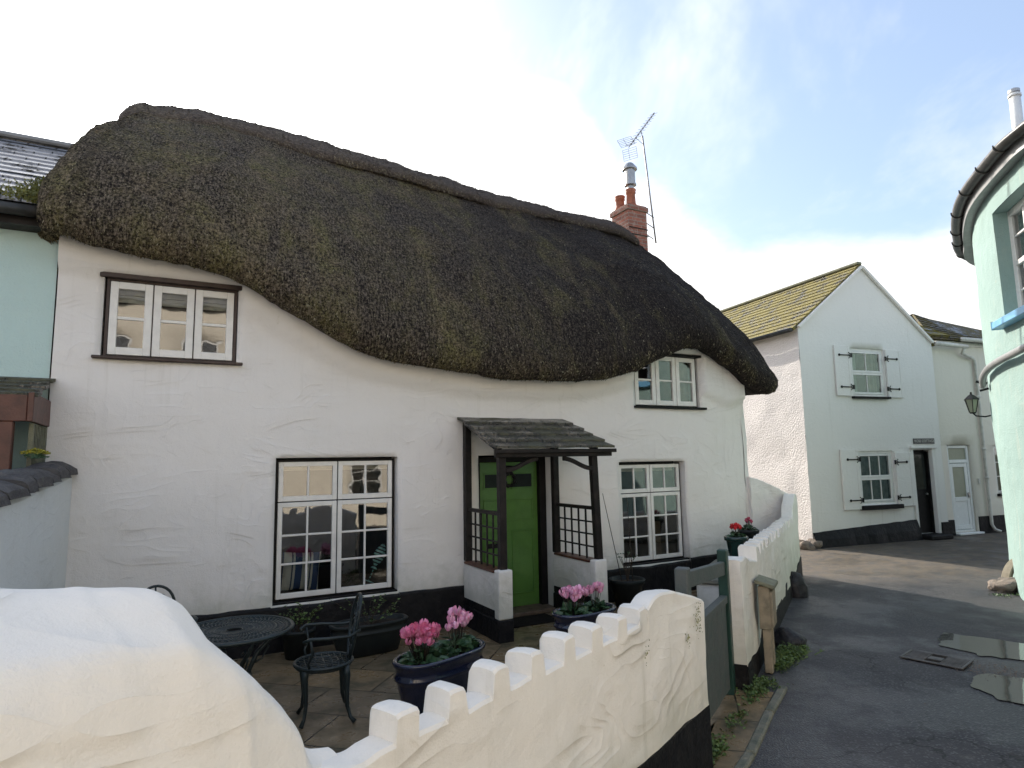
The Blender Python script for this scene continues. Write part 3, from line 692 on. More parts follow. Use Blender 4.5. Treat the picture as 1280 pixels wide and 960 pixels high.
# loose straw ends and moss tufts standing off the surface
def tufts(k, grid, ns_range, nt, uvs, rnds, lmin=.03, lmax=.09, j0=3, closed=True, lift=.5):
    nv = len(grid[0])
    for _ in range(nt):
        i = random.choice(ns_range); j = random.uniform(j0, nv - 1.01)
        if random.random() < .12: j = random.uniform(j0, j0 + 3)
        jj = int(j); fj = j - jj; fi_ = random.random(); i2 = (i + 1) % len(grid)
        A = grid[i][jj].lerp(grid[i][jj + 1], fj); B = grid[i2][jj].lerp(grid[i2][jj + 1], fj); p = A.lerp(B, fi_)
        e1 = (B - A); e2 = (grid[i][jj] - grid[i][jj + 1])
        if e1.length < 1e-4 or e2.length < 1e-4: continue
        nrm = e1.cross(-e2).normalized()
        dn = e2.normalized(); sd_ = e1.normalized()
        dr_ = (dn + sd_ * random.gauss(0, .30) + nrm * random.uniform(.0, lift)).normalized(); L = random.uniform(lmin, lmax); w_ = random.uniform(.003, .0075)
        q = p - nrm * .004; wv = (sd_ + nrm * random.gauss(0, .5)).normalized() * w_
        b0 = len(k.v); k.v += [tuple(q - wv), tuple(q + wv), tuple(q + dr_ * L + wv * .3), tuple(q + dr_ * L - wv * .3)]; k.f.append((b0, b0 + 1, b0 + 2, b0 + 3))
        rr = random.random(); uvs += [(i * .06 + fi_ * .06, j * .1)] * 4; rnds += [rr] * 4
vis = list(range(0, 185)) + list(range(ns - 28, ns)) * 2
tufts(k, grid, vis, 120000, uvs, rnds, .014, .045, lift=.32)
def finish_thatch(k, name, m, parent, uvs, rnds):
    o = k.build(name, m, parent, smooth=True); me = o.data
    uv = me.uv_layers.new(name='UVMap'); vi = np.empty(len(me.loops), np.int32); me.loops.foreach_get('vertex_index', vi)
    arr = np.array(uvs, np.float32)[vi]; uv.data.foreach_set('uv', arr.ravel())
    at = me.attributes.new('rnd', 'FLOAT', 'POINT'); at.data.foreach_set('value', np.array(rnds, np.float32)); return o
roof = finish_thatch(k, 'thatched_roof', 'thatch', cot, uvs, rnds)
# ridge cap
k = MB(); cg = []
cu_ = np.linspace(-4.74, 4.02, 160)
for i, u_ in enumerate(cu_):
    z_ = interp(u_, RID); t_ = i / 159; row = []
    en = min(1, .15 + (1 - abs(2 * t_ - 1)) * 26) ** .5
    dz = .44 - .08 * t_ + .02 * math.sin(u_ * 2)
    for a, b, c in ((-.34, -dz, -.02), (-.46, -dz - .02, .01), (-.48, -dz + .03, .05), (-.26, -.20, .10), (-.08, -.035, .07), (0, .0, .06), (.10, -.035, .10), (.30, -.20, .14), (.42, -dz + .05, .06), (.44, -dz, .0), (.38, -dz, -.06)):
        p = Vector((u_ + (0.05 if t_ > .99 else 0), RW + a, z_ + b + c * .6 + .0)); p.z += .028 * N(p, 2.3) + .022 * N(p, 7, 3) + .012 * N(p, 16, 3); p.y += .02 * N(p, 5, 9)
        if en < 1: p = Vector((u_, RW + a * (.55 + .45 * en), z_ - .25 + (p.z - z_ + .25) * (.45 + .55 * en)))
        row.append(p)
    cg.append(row)
nc = 11
for r_ in cg: k.v += [tuple(p) for p in r_]
for i in range(159):
    for j in range(nc - 1): k.f.append((i * nc + j, (i + 1) * nc + j, (i + 1) * nc + j + 1, i * nc + j + 1))
k.f.append(tuple(range(nc))); k.f.append(tuple(159 * nc + j for j in range(nc))[::-1])
uvs = [(j * .12 + 3, i * .05) for i in range(160) for j in range(nc)]; rnds = [0.0] * len(k.v)
g2 = [[r_[5 - j] for j in range(6)][::-1] for r_ in cg]     # front half, eave side first
tufts(k, g2, list(range(1, 158)), 20000, uvs, rnds, .015, .05, 0.0, False, .6)
cap = finish_thatch(k, 'ridge_cap', 'thatch_cap', roof, uvs, rnds)
# --- chimney
cx0, cx1, cy0, cy1 = 4.02, 4.50, 2.36, 2.90
ch = MB(); ch.box(cx0, cx1, cy0, cy1, 4.5, 6.97); ch.box(cx0 - .03, cx1 + .03, cy0 - .03, cy1 + .03, 6.97, 7.07); ch.box(cx0 + .0, cx1 - .0, cy0, cy1, 7.07, 7.10)
chim = ch.build('chimney', 'brick', roof, bevel=.006)
for (x, y, h, r_) in ((cx0 + .12, cy0 + .40, .40, .10), (cx0 + .19, cy0 + .13, .46, .10)):
    y0_ = .08
    p = MB(); p.lathe([(r_ * 1.15, 7.06), (r_ * 1.15, 7.13), (r_, 7.15), (r_ * .88, 7.0 + h - .10), (r_ * 1.08, 7.0 + h - .08), (r_ * .98, 7.0 + h - .05), (r_ * 1.12, 7.0 + h - .02), (r_ * 1.08, 7.0 + h), (r_ * .75, 7.0 + h), (r_ * .7, 7.0 + h - .1)], 16, (x, y, 0)); p.build('chimney_pot', 'terracotta', roof, smooth=True)
x, y = cx0 + .19, cy0 + .13
cwl = MB(); cwl.lathe([(.07, 7.45), (.07, 7.54), (.125, 7.55), (.125, 7.58), (.108, 7.585), (.108, 7.88), (.155, 7.89), (.155, 7.92), (.08, 8.02), (.05, 8.04)], 12, (x, y, 0)); cwl.build('chimney_cowl', 'steel', roof)

# ------------------------------------------------------------------ TV aerial
def facpt(px, py, w, o=CO, a=CA):
    d_ = pray(px, py); n_ = Vector((-math.sin(a), math.cos(a), 0)); P0 = o + n_ * w; C_ = Vector((0, 0, CAMZ))
    p = C_ + d_ * ((P0 - C_).dot(n_) / d_.dot(n_)); q = p - o
    return (q.x * math.cos(a) + q.y * math.sin(a), w, p.z)
ae = empty('tv_aerial', CO, CA, 'television aerial on a leaning mast strapped to the red brick chimney', 'aerial')
mb_, mt_ = Vector(facpt(820, 304, 2.55)), Vector(facpt(803, 170, 2.55))
MB().tube([mb_, mb_.lerp(mt_, .5), mt_], .017, 8).build('mast', 'aerial', ae, smooth=True)
k = MB()
for py in (272, 285, 299):
    q = Vector(facpt(817, py, 2.55)); MB().tube([(cx1 - .03, 2.45, q.z), (cx1 + .02, 2.40, q.z), q], .010, 6).build('mounting_bracket', 'iron', ae)
k.tube([(cx0 - .01, cy0 - .012, 6.60), (cx1 + .012, cy0 - .012, 6.60), (cx1 + .012, cy1, 6.60)], .008, 6); k.build('strap', 'iron', ae); MB().tube([(cx0 - .01, cy0 - .012, 6.46), (cx1 + .012, cy0 - .012, 6.46), (cx1 + .012, cy1, 6.46)], .008, 6).build('strap', 'iron', ae)
a_, b_ = Vector(facpt(786, 184, 2.25)), Vector(facpt(818, 141, 2.95))
k = MB(); k.tube([a_, b_], .010, 6); dr_ = (b_ - a_).normalized(); sd1 = dr_.cross(Vector((0, 0, 1))).normalized(); up1 = sd1.cross(dr_)
for i in range(11):
    p = a_.lerp(b_, .08 + .088 * i); L = .13 - .004 * i
    k.tube([p - sd1 * L + up1 * .0, p + sd1 * L], .004, 4); k.box(p.x - .012, p.x + .012, p.y - .012, p.y + .012, p.z - .02, p.z + .02)
k.tube([mt_ + Vector((0, 0, -.02)), a_.lerp(b_, .45)], .009, 6); k.tube([mt_.lerp(mb_, .08), a_.lerp(b_, .25)], .006, 6)
k.build('boom', 'aerial', ae)
k = MB()
for sgn in (1, -1):
    for i in range(6):
        q = a_ + up1 * sgn * (.03 + .038 * i) - dr_ * (.0 + .02 * i); k.tube([q - sd1 * .15, q + sd1 * .15], .0035, 4)
    for s_ in (-.15, -.02, .15): k.tube([a_ + up1 * sgn * .03 + sd1 * s_, a_ + up1 * sgn * .22 - dr_ * .10 + sd1 * s_], .0035, 4)
k.build('reflector', 'aerial', ae)

# ------------------------------------------------------------------ mint green neighbour on the left
mi = empty('mint_green_house', CO, CA, 'mint green rendered house with worn slate roof left of the thatch', 'house')
wall_panel('front_wall', 'mint', mi, -13, -4.985, 0, 4.22, .02, [(-7.2, -6.3, 0, 2.0), (-9.6, -8.4, .9, 2.1), (-9.4, -8.4, 3.0, 3.9)], .3, .015, .2)
MB().box(-13, -5.0, 4.9, 5.1, 0, 4.3).box(-13, -12.8, .1, 4.9, 0, 4.3).build('side_and_back_wall', 'mint', mi)
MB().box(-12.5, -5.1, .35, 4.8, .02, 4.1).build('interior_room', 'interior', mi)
k = MB(); e_z, r_z = 4.40, 6.12
for (ya, za, yb, zb) in ((-.28, e_z, 2.4, r_z), (2.4, r_z, 5.2, e_z)):
    n = 14
    for i in range(n):
        a, b = i / n, (i + 1) / n; y0, z0, y1, z1 = ya + (yb - ya) * a, za + (zb - za) * a, ya + (yb - ya) * b, za + (zb - za) * b
        off0, off1 = (.018, .0) if ya < yb and zb > za else (.0, .018)
        k.add([(-13.2, y0, z0 + off0), (-4.75, y0, z0 + off0), (-4.75, y1, z1 + off1), (-13.2, y1, z1 + off1)], [(0, 1, 2, 3)])
        k.add([(-13.2, y0, z0 - .01), (-4.75, y0, z0 - .01), (-4.75, y0, z0 + .018), (-13.2, y0, z0 + .018)], [(0, 1, 2, 3)])
mr = k.build('slate_roof', 'pale_slate', mi, uvf=lambda c: (c.x, c.y * 1.18))
k = MB(); k.beam((-13.2, 2.4, r_z + .04), (-4.8, 2.4, r_z + .04), .16, .07); k.build('ridge_tiles', 'grey_plastic', mr, bevel=.02)
MB().box(-13.1, -5.0, -.20, -.15, 4.20, 4.36).build('fascia', 'black_oak', mi)
MB().box(-13.1, -5.02, -.149, .02, 4.205, 4.222).build('soffit', 'black_oak', mi)
k = MB(); k.tube([(-13.1, -.29, 4.33), (-5.0, -.29, 4.31)], .055, 10); k.build('gutter', 'dark_gutter', mi, smooth=True)
# moss clumps where the slates meet the thatch
k = MB()
for _ in range(9000):
    t_ = random.random(); y = -.30 + 1.7 * t_ ** 1.2; x = -4.96 - abs(random.gauss(0, .17 * (1.15 - t_))) - (.0 if random.random() > .12 else random.random() * .9 * (t_ < .18))
    z = 4.40 + (y + .28) * (1.72 / 2.68) + random.random() ** 2 * .10
    d_ = Vector((random.gauss(0, 1), random.gauss(-.3, 1), random.gauss(.5, .8))).normalized() * random.uniform(.015, .045); s_ = d_.orthogonal().normalized() * random.uniform(.005, .012)
    p = Vector((x, y, z)); k.add([p - s_, p + s_, p + d_ + s_ * .4, p + d_ - s_ * .4], [(0, 1, 2, 3)])
tag(k.build('moss', 'moss_green'), kind='stuff'); S.objects['moss'].matrix_world = cot.matrix_basis.copy(); S.objects['moss'].location = CO; S.objects['moss'].rotation_euler = (0, 0, CA)
S.objects['moss']['label'] = 'green moss growing along the slates beside the thatch'; S.objects['moss']['category'] = 'moss'
# its porch
k = MB()
for i in range(5):
    a = i / 5; y0, z0 = .0 - .82 * a, 2.80 - .24 * a; y1, z1 = .0 - .82 * (a + .22), 2.80 - .24 * (a + .2)
    xe = -4.93 - .02 * (i % 2)
    k.add([(-8, y0, z0), (xe, y0, z0), (xe, y1, z1 + .015), (-8, y1, z1 + .015), (-8, y0, z0 - .03), (xe, y0, z0 - .03), (xe, y1, z1 - .018), (-8, y1, z1 - .018)], [(0, 1, 2, 3), (7, 6, 5, 4), (3, 2, 6, 7), (1, 5, 6, 2), (0, 4, 5, 1)])
mp = k.build('porch_roof', 'shingle', mi, uvf=lambda c: (c.x, c.y * 1.1))
MB().box(-8, -5.0, -.84, -.80, 2.34, 2.56).box(-4.998, -4.955, -.84, 0, 2.34, 2.58).build('fascia', 'red_sill', mp, bevel=.005)
for x in (-5.16, -6.2, -7.6): MB().box(x - .075, x + .075, -.83, -.74, 0, 2.34).build('post', 'red_sill', mp, bevel=.006)
k = MB(); k.box(-5.0, -4.965, -.70, -.66, 1.2, 2.33); k.box(-5.0, -4.965, -.10, -.05, 1.2, 2.33)
for i in range(7): y = -.62 + i * .075; k.box(-4.995, -4.975, y, y + .018, 1.2, 2.33)
k.build('slatted_side', 'lichen_wood', mp)
MB().box(-6.1, -5.25, -.78, -.75, .1, 2.33).build('porch_door', 'teal', mp)

# boundary wall between the two front gardens
bwl = empty('boundary_wall', cw(-4.86, 0), CA, 'pale boundary wall topped with rough dark slates, running to the cottage corner', 'wall')
def extrude_wall(name, m, parent, length, half, zf, step=.12, amp=.02, along='y', y0=0.0, inset=0.0):
    k = MB(); n = int(length / step); prof = 9; vs = []; fs = []
    for i in range(n + 1):
        y = y0 - length * i / n; zt = zf(-y)
        row = [(half, 0), (half, zt * .33), (half, zt * .66), (half, zt - .04), (half * .7, zt), (-half * .7, zt), (-half, zt - .04), (-half, zt * .5), (-half, 0)]
        for (x, z) in row: vs.append((x + amp * N((y, z, x), 1.6) + amp * .4 * N((y, z, x), 6), y, z))
    for i in range(n):
        for j in range(prof - 1): fs.append((i * prof + j, i * prof + j + 1, (i + 1) * prof + j + 1, (i + 1) * prof + j))
    fs += [tuple(range(prof))[::-1], tuple(n * prof + j for j in range(prof))]
    return k.add(vs, fs).build(name, m, parent, smooth=False)
w_ = extrude_wall('wall_face', 'bluewash', bwl, 4.6, .11, lambda y: 1.90 - .045 * y)
k = MB(); i = 0; y = -.02
while y > -4.5:
    L = random.uniform(.35, .6); zt = 1.90 + .045 * y; h = random.uniform(.09, .15); vs = []; fs = []
    ns_ = 9
    for a in range(6):
        yy = y - L * a / 5
        for b in range(ns_):
            th = math.pi * b / (ns_ - 1); rx = .16; p = Vector((rx * math.cos(th), yy, zt - .01 + h * math.sin(th) ** .7 * (1 - .25 * abs(2 * a / 5 - 1) ** 3)))
            p += Vector((.02 * N(p, 5), 0, .035 * N(p, 4, 3) * math.sin(th))); vs.append(p)
    for a in range(5):
        for b in range(ns_ - 1): fs.append((a * ns_ + b, a * ns_ + b + 1, (a + 1) * ns_ + b + 1, (a + 1) * ns_ + b))
    fs += [tuple(range(ns_)), tuple(5 * ns_ + b for b in range(ns_))[::-1]] + [tuple(x_ * ns_ for x_ in range(6))[::-1] + tuple(x_ * ns_ + ns_ - 1 for x_ in reversed(range(6)))[::1] if False else (0, ns_, ns_ + ns_ - 1, ns_ - 1)]
    k.add(vs, fs[:-1]); y -= L * .96
k.build('slate_coping', 'coping', bwl)

# ------------------------------------------------------------------ front garden walls (rendered, battlemented)
WD = Vector((.6, .8, 0)); WN = Vector((-.8, .6, 0))       # along the wall, inwards
WA = math.atan2(.8, .6)
def battlement(name, parent, length, thick, profile, depth_steps=5, amp=.016, base=0.0, mat_='wall_paint', zb=0.2, step=.02):
    """profile(x)->top height; wall in local x (along), y (0 outer .. thick inner)"""
    st = step; n = int(length / st); vs = []; fs = []; xs = [length * i / n for i in range(n + 1)]
    rows = []
    for x in xs:
        zt = profile(x); row = []
        nz_ = 14
        for j in range(nz_ + 1):
            z = zb + (zt - .012 - zb) * j / nz_; row.append((x, -.0 - .0, z))
        row.append((x, .010, zt)); row.append((x, thick * .35, zt + .004)); row.append((x, thick * .65, zt + .004)); row.append((x, thick - .010, zt))
        for j in range(6): row.append((x, thick, (zt - .018) * (1 - j / 5)))
        rows.append(row)
    m_ = len(rows[0])
    for r_ in rows:
        for (x, y, z) in r_:
            p = Vector((x, y, z)); q = amp * N(p, 2.2) + amp * .5 * N(p, 7, 5)
            vs.append((x + amp * .9 * N(p, 8, 11), y + q, z + (amp * .5 * N(p, 9, 2) if z > zb + .2 else 0)))
    for i in range(n):
        for j in range(m_ - 1): fs.append((i * m_ + j, (i + 1) * m_ + j, (i + 1) * m_ + j + 1, i * m_ + j + 1))
    fs += [tuple(range(m_)), tuple(n * m_ + j for j in range(m_))[::-1]]
    k = MB().add(vs, fs); return k.build(name, mat_, parent, smooth='auto' == 0)
MER, PIT = .095, .245
W1O = Vector((1.2, 4.2, 0)) - WD * 2.92       # wall starts 2.92 m before its gate end
bat1 = empty('battlement_wall', W1O, WA, 'cream painted battlement garden wall between the big rounded wall and the gate', 'wall')
def prof1(x):
    t_ = 2.92 - x          # distance back from the gate end
    if t_ > 2.70: return 1.075 + .012 * N((x, 0, 0), 9)
    if t_ < .80:
        if t_ > .62: return 1.185 - .05 * ((t_ - .62) / .18) ** 2
        return 1.185 - .15 * ((.62 - t_) / .62) ** 1.6
    c = (2.632 - t_) % PIT; kk = int((2.632 - t_) / PIT)
    if t_ > 2.632: return 1.075
    e = .016 * N((kk * 3.1, 1, 2), 1.0); c = c + .012 * N((kk * 1.7, 8, 2), 1.0) + .010 * (PIT * .0)
    if c < MER: return 1.165 + e - .012 * abs(c / MER - .5) ** 4 * 16
    return 1.072 + .012 * N((kk * 2.3, 5, 2), 1.0)
battlement('wall_body', bat1, 2.92, .13, prof1, zb=.40, amp=.012, step=.0079)
def plinth_strip(parent, L, y, z0f, z1f, m='black_plinth', zend=None):
    k = MB(); n = int(L / .06); vs = []; fs = []
    for i in range(n + 1):
        x = L * i / n; z1 = z1f(x) + .012 * N((x, 1, 1), 6)
        vs += [(x, y - .012, z0f(x)), (x, y - .008, z1), (x, y + .10, z1), (x, y + .10, z0f(x))]
    for i in range(n):
        for q in range(4): fs.append((4 * i + q, 4 * i + 4 + q, 4 * i + 4 + (q + 1) % 4, 4 * i + (q + 1) % 4))
    fs += [(3, 2, 1, 0), (4 * n, 4 * n + 1, 4 * n + 2, 4 * n + 3)]
    return k.add(vs, fs).build('plinth', m, parent)
plinth_strip(bat1, 2.925, .0, lambda x: -.02, lambda x: .40)
blobs = MB()
for (x0_, z0_, r0_, n_b) in ((2.78, .93, .045, 46), (2.80, 1.0, .03, 24), (2.62, .87, .035, 22), (2.05, .93, .022, 14)):
    for i in range(n_b):
        a = random.uniform(0, 6.28); q = abs(random.gauss(0, r0_)); cx_, cz_ = x0_ + q * math.cos(a), z0_ + q * math.sin(a) * 1.3; r_ = random.uniform(.002, .006)
        pts = [(cx_ + r_ * math.cos(b_) * random.uniform(.7, 1.3), -.0135, cz_ + r_ * math.sin(b_) * random.uniform(.7, 1.3)) for b_ in (0, 1.2, 2.5, 3.8, 5.0)]
        ctr = len(blobs.v); blobs.add(pts + [(cx_, -.0175, cz_)], [(0, 1, 5), (1, 2, 5), (2, 3, 5), (3, 4, 5), (4, 0, 5)])
lo = blobs.build('lichen', 'moss_green', bat1); lo['kind'] = 'stuff'
# big rounded wall, nearest the camera
LM = 3.4
mo = empty('rounded_wall', W1O - WD * LM + WD * .14, WA, 'big cream rounded wall with broad sloping top in the near left corner', 'wall')
k = MB(); st_ = 150; vs = []; fs = []; MP = 30
TOPM = [(0, 1.60), (2.55, 1.585), (2.92, 1.53), (3.02, 1.46), (3.10, 1.37), (3.18, 1.28), (3.23, 1.22), (3.245, 1.17), (3.27, 1.12), (3.33, 1.08), (3.40, 1.06)]
for i in range(st_ + 1):
    x = LM * (1 - (1 - i / st_) ** 1.5); zt = interp(x, TOPM); e_ = .0
    back = .62 if x < 2.3 else .62 - .44 * sm(min(1, (x - 2.3) / 1.05))
    for j in range(MP):
        t_ = j / (MP - 1)
        if t_ < .5:
            q = t_ / .5; p = (x, -.03 + .05 * q ** 6, zt * .985 * q - .03 * 0)
        elif t_ < .87:
            q = (t_ - .5) / .37; p = (x, .03 + (back - .05) * q, zt - .02 * (1 - min(1, q * 6)) + (.085 * sm(min(1, q * 1.2)) if x < 3.0 else .03 * sm(min(1, q * 1.2))))
        else:
            q = (t_ - .87) / .13; p = (x, back + .02, (zt + .03) * (1 - q ** 1.2))
        P_ = Vector(p); nn_ = .030 * N(P_, 1.5) + .012 * N(P_, 4, 3) + .004 * N(P_, 14, 3)
        # trowel ridges sweeping across the render
        r1 = 1 - abs(N((P_.x * .9 + P_.z * .9, P_.z * 2.4 - P_.x * 1.1, P_.y * 2), 1.5, 21)) * 2; r1 = max(0, (r1 - .86) / .14) ** 1.3
        nn_ += .010 * r1
        if t_ < .5: vs.append((x, p[1] - nn_, p[2] + (.0 if j == 0 else .01 * N(P_, 2, 9))))
        else: vs.append((x, p[1] + (.6 * nn_ if t_ > .87 else 0), p[2] + nn_ * .8))
for i in range(st_):
    for j in range(MP - 1): fs.append((i * MP + j, (i + 1) * MP + j, (i + 1) * MP + j + 1, i * MP + j + 1))
fs += [tuple(range(MP)), tuple(st_ * MP + j for j in range(MP))[::-1]]
o = k.add(vs, fs).build('wall_body', 'wall_paint', mo, smooth=True)
sb = o.modifiers.new('subsurf', 'SUBSURF'); sb.levels = 1; sb.render_levels = 1
MB().box(0, LM, -.02, .55, -.02, .05).build('plinth', 'black_plinth', mo)
# second battlement wall beyond the gate
W2O, W2E = Vector((1.93, 5.55, 0)), Vector((4.72, 10.72, 0))
d2 = (W2E - W2O); L2 = d2.length; A2 = math.atan2(d2.y, d2.x)
bat2 = empty('battlement_wall', W2O, A2, 'far battlement wall from the gate to the lane corner, rising in a tall rounded end', 'wall')
def prof2(x):
    if x < .95: return 1.06 - .13 * (x / .95) ** 1.2 + .025 * math.sin(math.pi * min(1, x / .5))
    if x > L2 - .95:
        q = (x - L2 + .95) / .95; return 1.0 + .33 * math.sin(min(1, q * 1.6) * math.pi / 2) - .06 * max(0, q - .6)
    c = (x - .95) % .28
    return (1.075 if c < .15 else .99) - .012 * x
battlement('wall_body', bat2, L2, .16, prof2, zb=.20, mat_='wall_paint', amp=.022)
plinth_strip(bat2, L2 + .005, .0, lambda x: -.02, lambda x: .20 + .10 * math.sin(x * 1.3) ** 2 * (x > 1))
k = MB(); k.box(-.012, .012, 0, .21, -.02, .21); k.build('plinth_end', 'black_plinth', bat2)
# return wall to the cottage corner
RA = cw(4.30, -.06); rb = W2O + d2 * (1 - .10 / L2) ; dr3 = (rb - RA); L3 = dr3.length - .10
rw = empty('return_wall', RA, math.atan2(dr3.y, dr3.x), 'short white return wall sloping down from the cottage corner to the lane wall', 'wall')
battlement('wall_body', rw, L3, .18, lambda x: 1.62 - .30 * x / L3 + .02 * math.sin(x * 5), zb=.05, amp=.02, mat_='plaster')

# patio and threshold
pv = [cw(-4.8, -.0), cw(4.3, 0.0), W2E + Vector((-.1, -.05, 0)), W2O + Vector((0, .05, 0)), Vector((1.2, 4.2, 0)) - WN * -.02, W1O + WN * .05, W1O - WD * 3.3 + WN * .1, cw(-4.8, -6.3)]
tag(MB().add([(p.x, p.y, .006) for p in pv], [tuple(range(len(pv)))]).build('patio', 'flags'), kind='structure')
kA, kB = Vector((.95, 3.62, 0)), Vector((2.33, 5.72, 0))
dk = (kB - kA).normalized(); nk = Vector((-dk.y, dk.x, 0))
tag(MB().add([(1.12, 4.22, .010), (1.36, 4.22, .010), (2.12, 5.50, .010), (1.80, 5.66, .010)], [(0, 1, 2, 3)]).build('threshold_paving', 'flags'), kind='structure')
k = MB()
pts = [Vector((.55, 3.05, 0)), Vector((1.05, 3.72, 0)), Vector((1.52, 4.42, 0)), Vector((1.92, 5.1, 0)), Vector((2.25, 5.62, 0))]
for a, b in zip(pts[:-1], pts[1:]):
    dd = (b - a).normalized() * .006; k.beam(a + dd, b - dd, .07, .05)
tag(k.build('kerb', 'stone_ledge', bevel=.012), kind='structure')
# kerbed bed along the inside of the wall
kb = MB(); kb.box(.02, 2.5, .14, .48, 0, .12); o = kb.build('low_ledge', 'speckled', bevel=.02); o.location = W1O; o.rotation_euler = (0, 0, WA)
tag(o, 'paint spotted concrete ledge along the inside of the battlement wall', 'ledge')

# ------------------------------------------------------------------ gate
ga, gb = Vector((1.13, 4.40, 0)), Vector((1.76, 5.50, 0)); gd = (gb - ga); GL = gd.length
gt = empty('garden_gate', ga, math.atan2(gd.y, gd.x), 'grey green wooden garden gate with boarded lower half and open top rail', 'gate')
MB().box(-.045, .045, -.045, .045, 0, 1.21).build('gate_post', 'grey_green_wood', gt, bevel=.008)
MB().box(GL - .04, GL + .04, -.04, .04, 0, 1.17).build('gate_post', 'dark_green', gt, bevel=.008)
MB().beam((.046, 0, 1.12), (GL - .041, 0, 1.02), .045, .11).build('top_rail', 'grey_green_wood', gt, bevel=.005)
MB().box(.046, GL - .041, -.03, .03, .74, .80).build('mid_rail', 'grey_green_wood', gt, bevel=.005)
k = MB(); nb = 7
for i in range(nb):
    a = .05 + (GL - .095) * i / nb; b = a + (GL - .095) / nb - .006; k.box(a, b, -.014, .014, .06 + .004 * (i % 2), .738)
k.build('boards', 'grey_green_wood', gt, bevel=.003)
k = MB(); k.box(.05, GL - .045, .0145, .04, .15, .24); k.box(.05, GL - .045, .0145, .04, .58, .67); k.build('rail', 'grey_green_wood', gt, bevel=.004)

# low stone-capped bench wall inside, carrying the green pots
lb = empty('low_bench_wall', W2O + d2.normalized() * 1.45 + Vector((-d2.y, d2.x, 0)).normalized() * .22, A2, 'low white wall capped with lichened stone slabs where the green pots stand', 'wall')
wall_len = 2.75
k = MB(); k.box(0, wall_len, .0, .50, 0, .575); k.build('wall_body', 'plaster', lb, bevel=.02)
for i in range(4): MB().box(-.04 + i * .70, -.04 + i * .70 + .685, -.01, .55, .58, .635 + .006 * (i % 2)).build('coping_slab', 'stone_ledge', lb, bevel=.012)

# ------------------------------------------------------------------ planters and plants
def heart_leaf(k, p, dr_, nrm, L, Wd):
    s_ = dr_.cross(nrm).normalized(); c = [(0, 0), (.35, .5), (.75, .36), (1, 0), (.75, -.36), (.35, -.5)]
    vs = [p + dr_ * (L * a) + s_ * (Wd * b) + nrm * (.12 * L * (abs(b) * 2) ** 1.5 - .10 * L * a * a) for a, b in c]
    k.add(vs, [(0, 1, 2, 3), (0, 3, 4, 5)])
def rdir(up_=.4, sp=1.0):
    a = random.uniform(0, 2 * math.pi); return Vector((math.cos(a) * sp, math.sin(a) * sp, up_)).normalized()
def bloom_mesh(seed, s=.05, m='petal_pink'):
    """a cyclamen bloom: five swept-back petals over a nodding throat"""
    rnd = random.Random(seed); k = MB()
    for i in range(6):
        a = 2 * math.pi * i / 6 + rnd.uniform(-.2, .2); o_ = Vector((math.cos(a), math.sin(a), 0)); s_ = Vector((-math.sin(a), math.cos(a), 0)); vs = []; fs = []
        for j in range(5):
            t_ = j / 4; c_ = o_ * (s * (.12 + .42 * math.sin(t_ * 2.2))) + Vector((0, 0, s * (1.25 * t_ - .1))); wd = s * .33 * math.sin(.35 + t_ * 2.5) ; tw = rnd.uniform(-.4, .4)
            for b in (-1, 0, 1): vs.append(c_ + s_ * (wd * b) + o_ * (wd * (.28 if b else 0)) + o_ * (tw * wd * b * t_))
        for j in range(4):
            for b in range(2): q = j * 3 + b; fs.append((q, q + 1, q + 4, q + 3))
        k.add(vs, fs)
    return k
def potted(name, loc, rz, label, cat, group, spread, height, nleaf, lsize, nbloom, bsize, bm_, bh, lm='leaf', bname='bloom', tight=1.0):
    """spread = (rx, ry) of the foliage mound"""
    root = empty(name, loc, rz, label, cat, group)
    k = MB()
    for i in range(nleaf):
        a = random.uniform(0, 2 * math.pi); q = math.sqrt(random.random()); x, y = math.cos(a) * q * spread[0], math.sin(a) * q * spread[1]
        z = height * (1 - .75 * q * q) * random.uniform(.45, 1.05); o_ = Vector((x / max(spread[0], .01), y / max(spread[1], .01), .25)).normalized()
        dr_ = (o_ + rdir(.0, .6) * .7).normalized(); nrm = (Vector((0, 0, 1)) + o_ * .6 + rdir(0, .4) * .5).normalized(); nrm = (nrm - dr_ * nrm.dot(dr_)).normalized()
        L = lsize * random.uniform(.7, 1.2); heart_leaf(k, Vector((x, y, z)) - dr_ * L * .4, dr_, nrm, L, L * .8)
        if random.random() < .5: k.tube([(x * .5, y * .5, -.02), (x * .8, y * .8, z * .6), (x, y, z)], .0022, 4)
    k.build('foliage', lm, root, smooth=False)
    meshes = [bloom_mesh(s_, bsize).build(bname, bm_, root, smooth=True) for s_ in range(3)]
    st = MB(); first = True
    for i in range(nbloom):
        a = random.uniform(0, 2 * math.pi); q = math.sqrt(random.random()) * tight; x, y = math.cos(a) * q * spread[0] * .8, math.sin(a) * q * spread[1] * .8; z = height + bh * random.uniform(.35, 1.0) * (1 - .3 * q)
        if i < 3: o = meshes[i]
        else: o = meshes[i % 3].copy(); S.collection.objects.link(o); o.parent = root
        o.location = (x, y, z); o.rotation_euler = (random.gauss(0, .35), random.gauss(0, .35), random.uniform(0, 6.28)); sc_ = random.uniform(.8, 1.15); o.scale = (sc_,) * 3
        st.tube([(x * .3, y * .3, 0), (x * .8, y * .8, z * .7), (x, y, z)], .0025, 5)
    st.build('stems', 'stem', root, smooth=True)
    return root
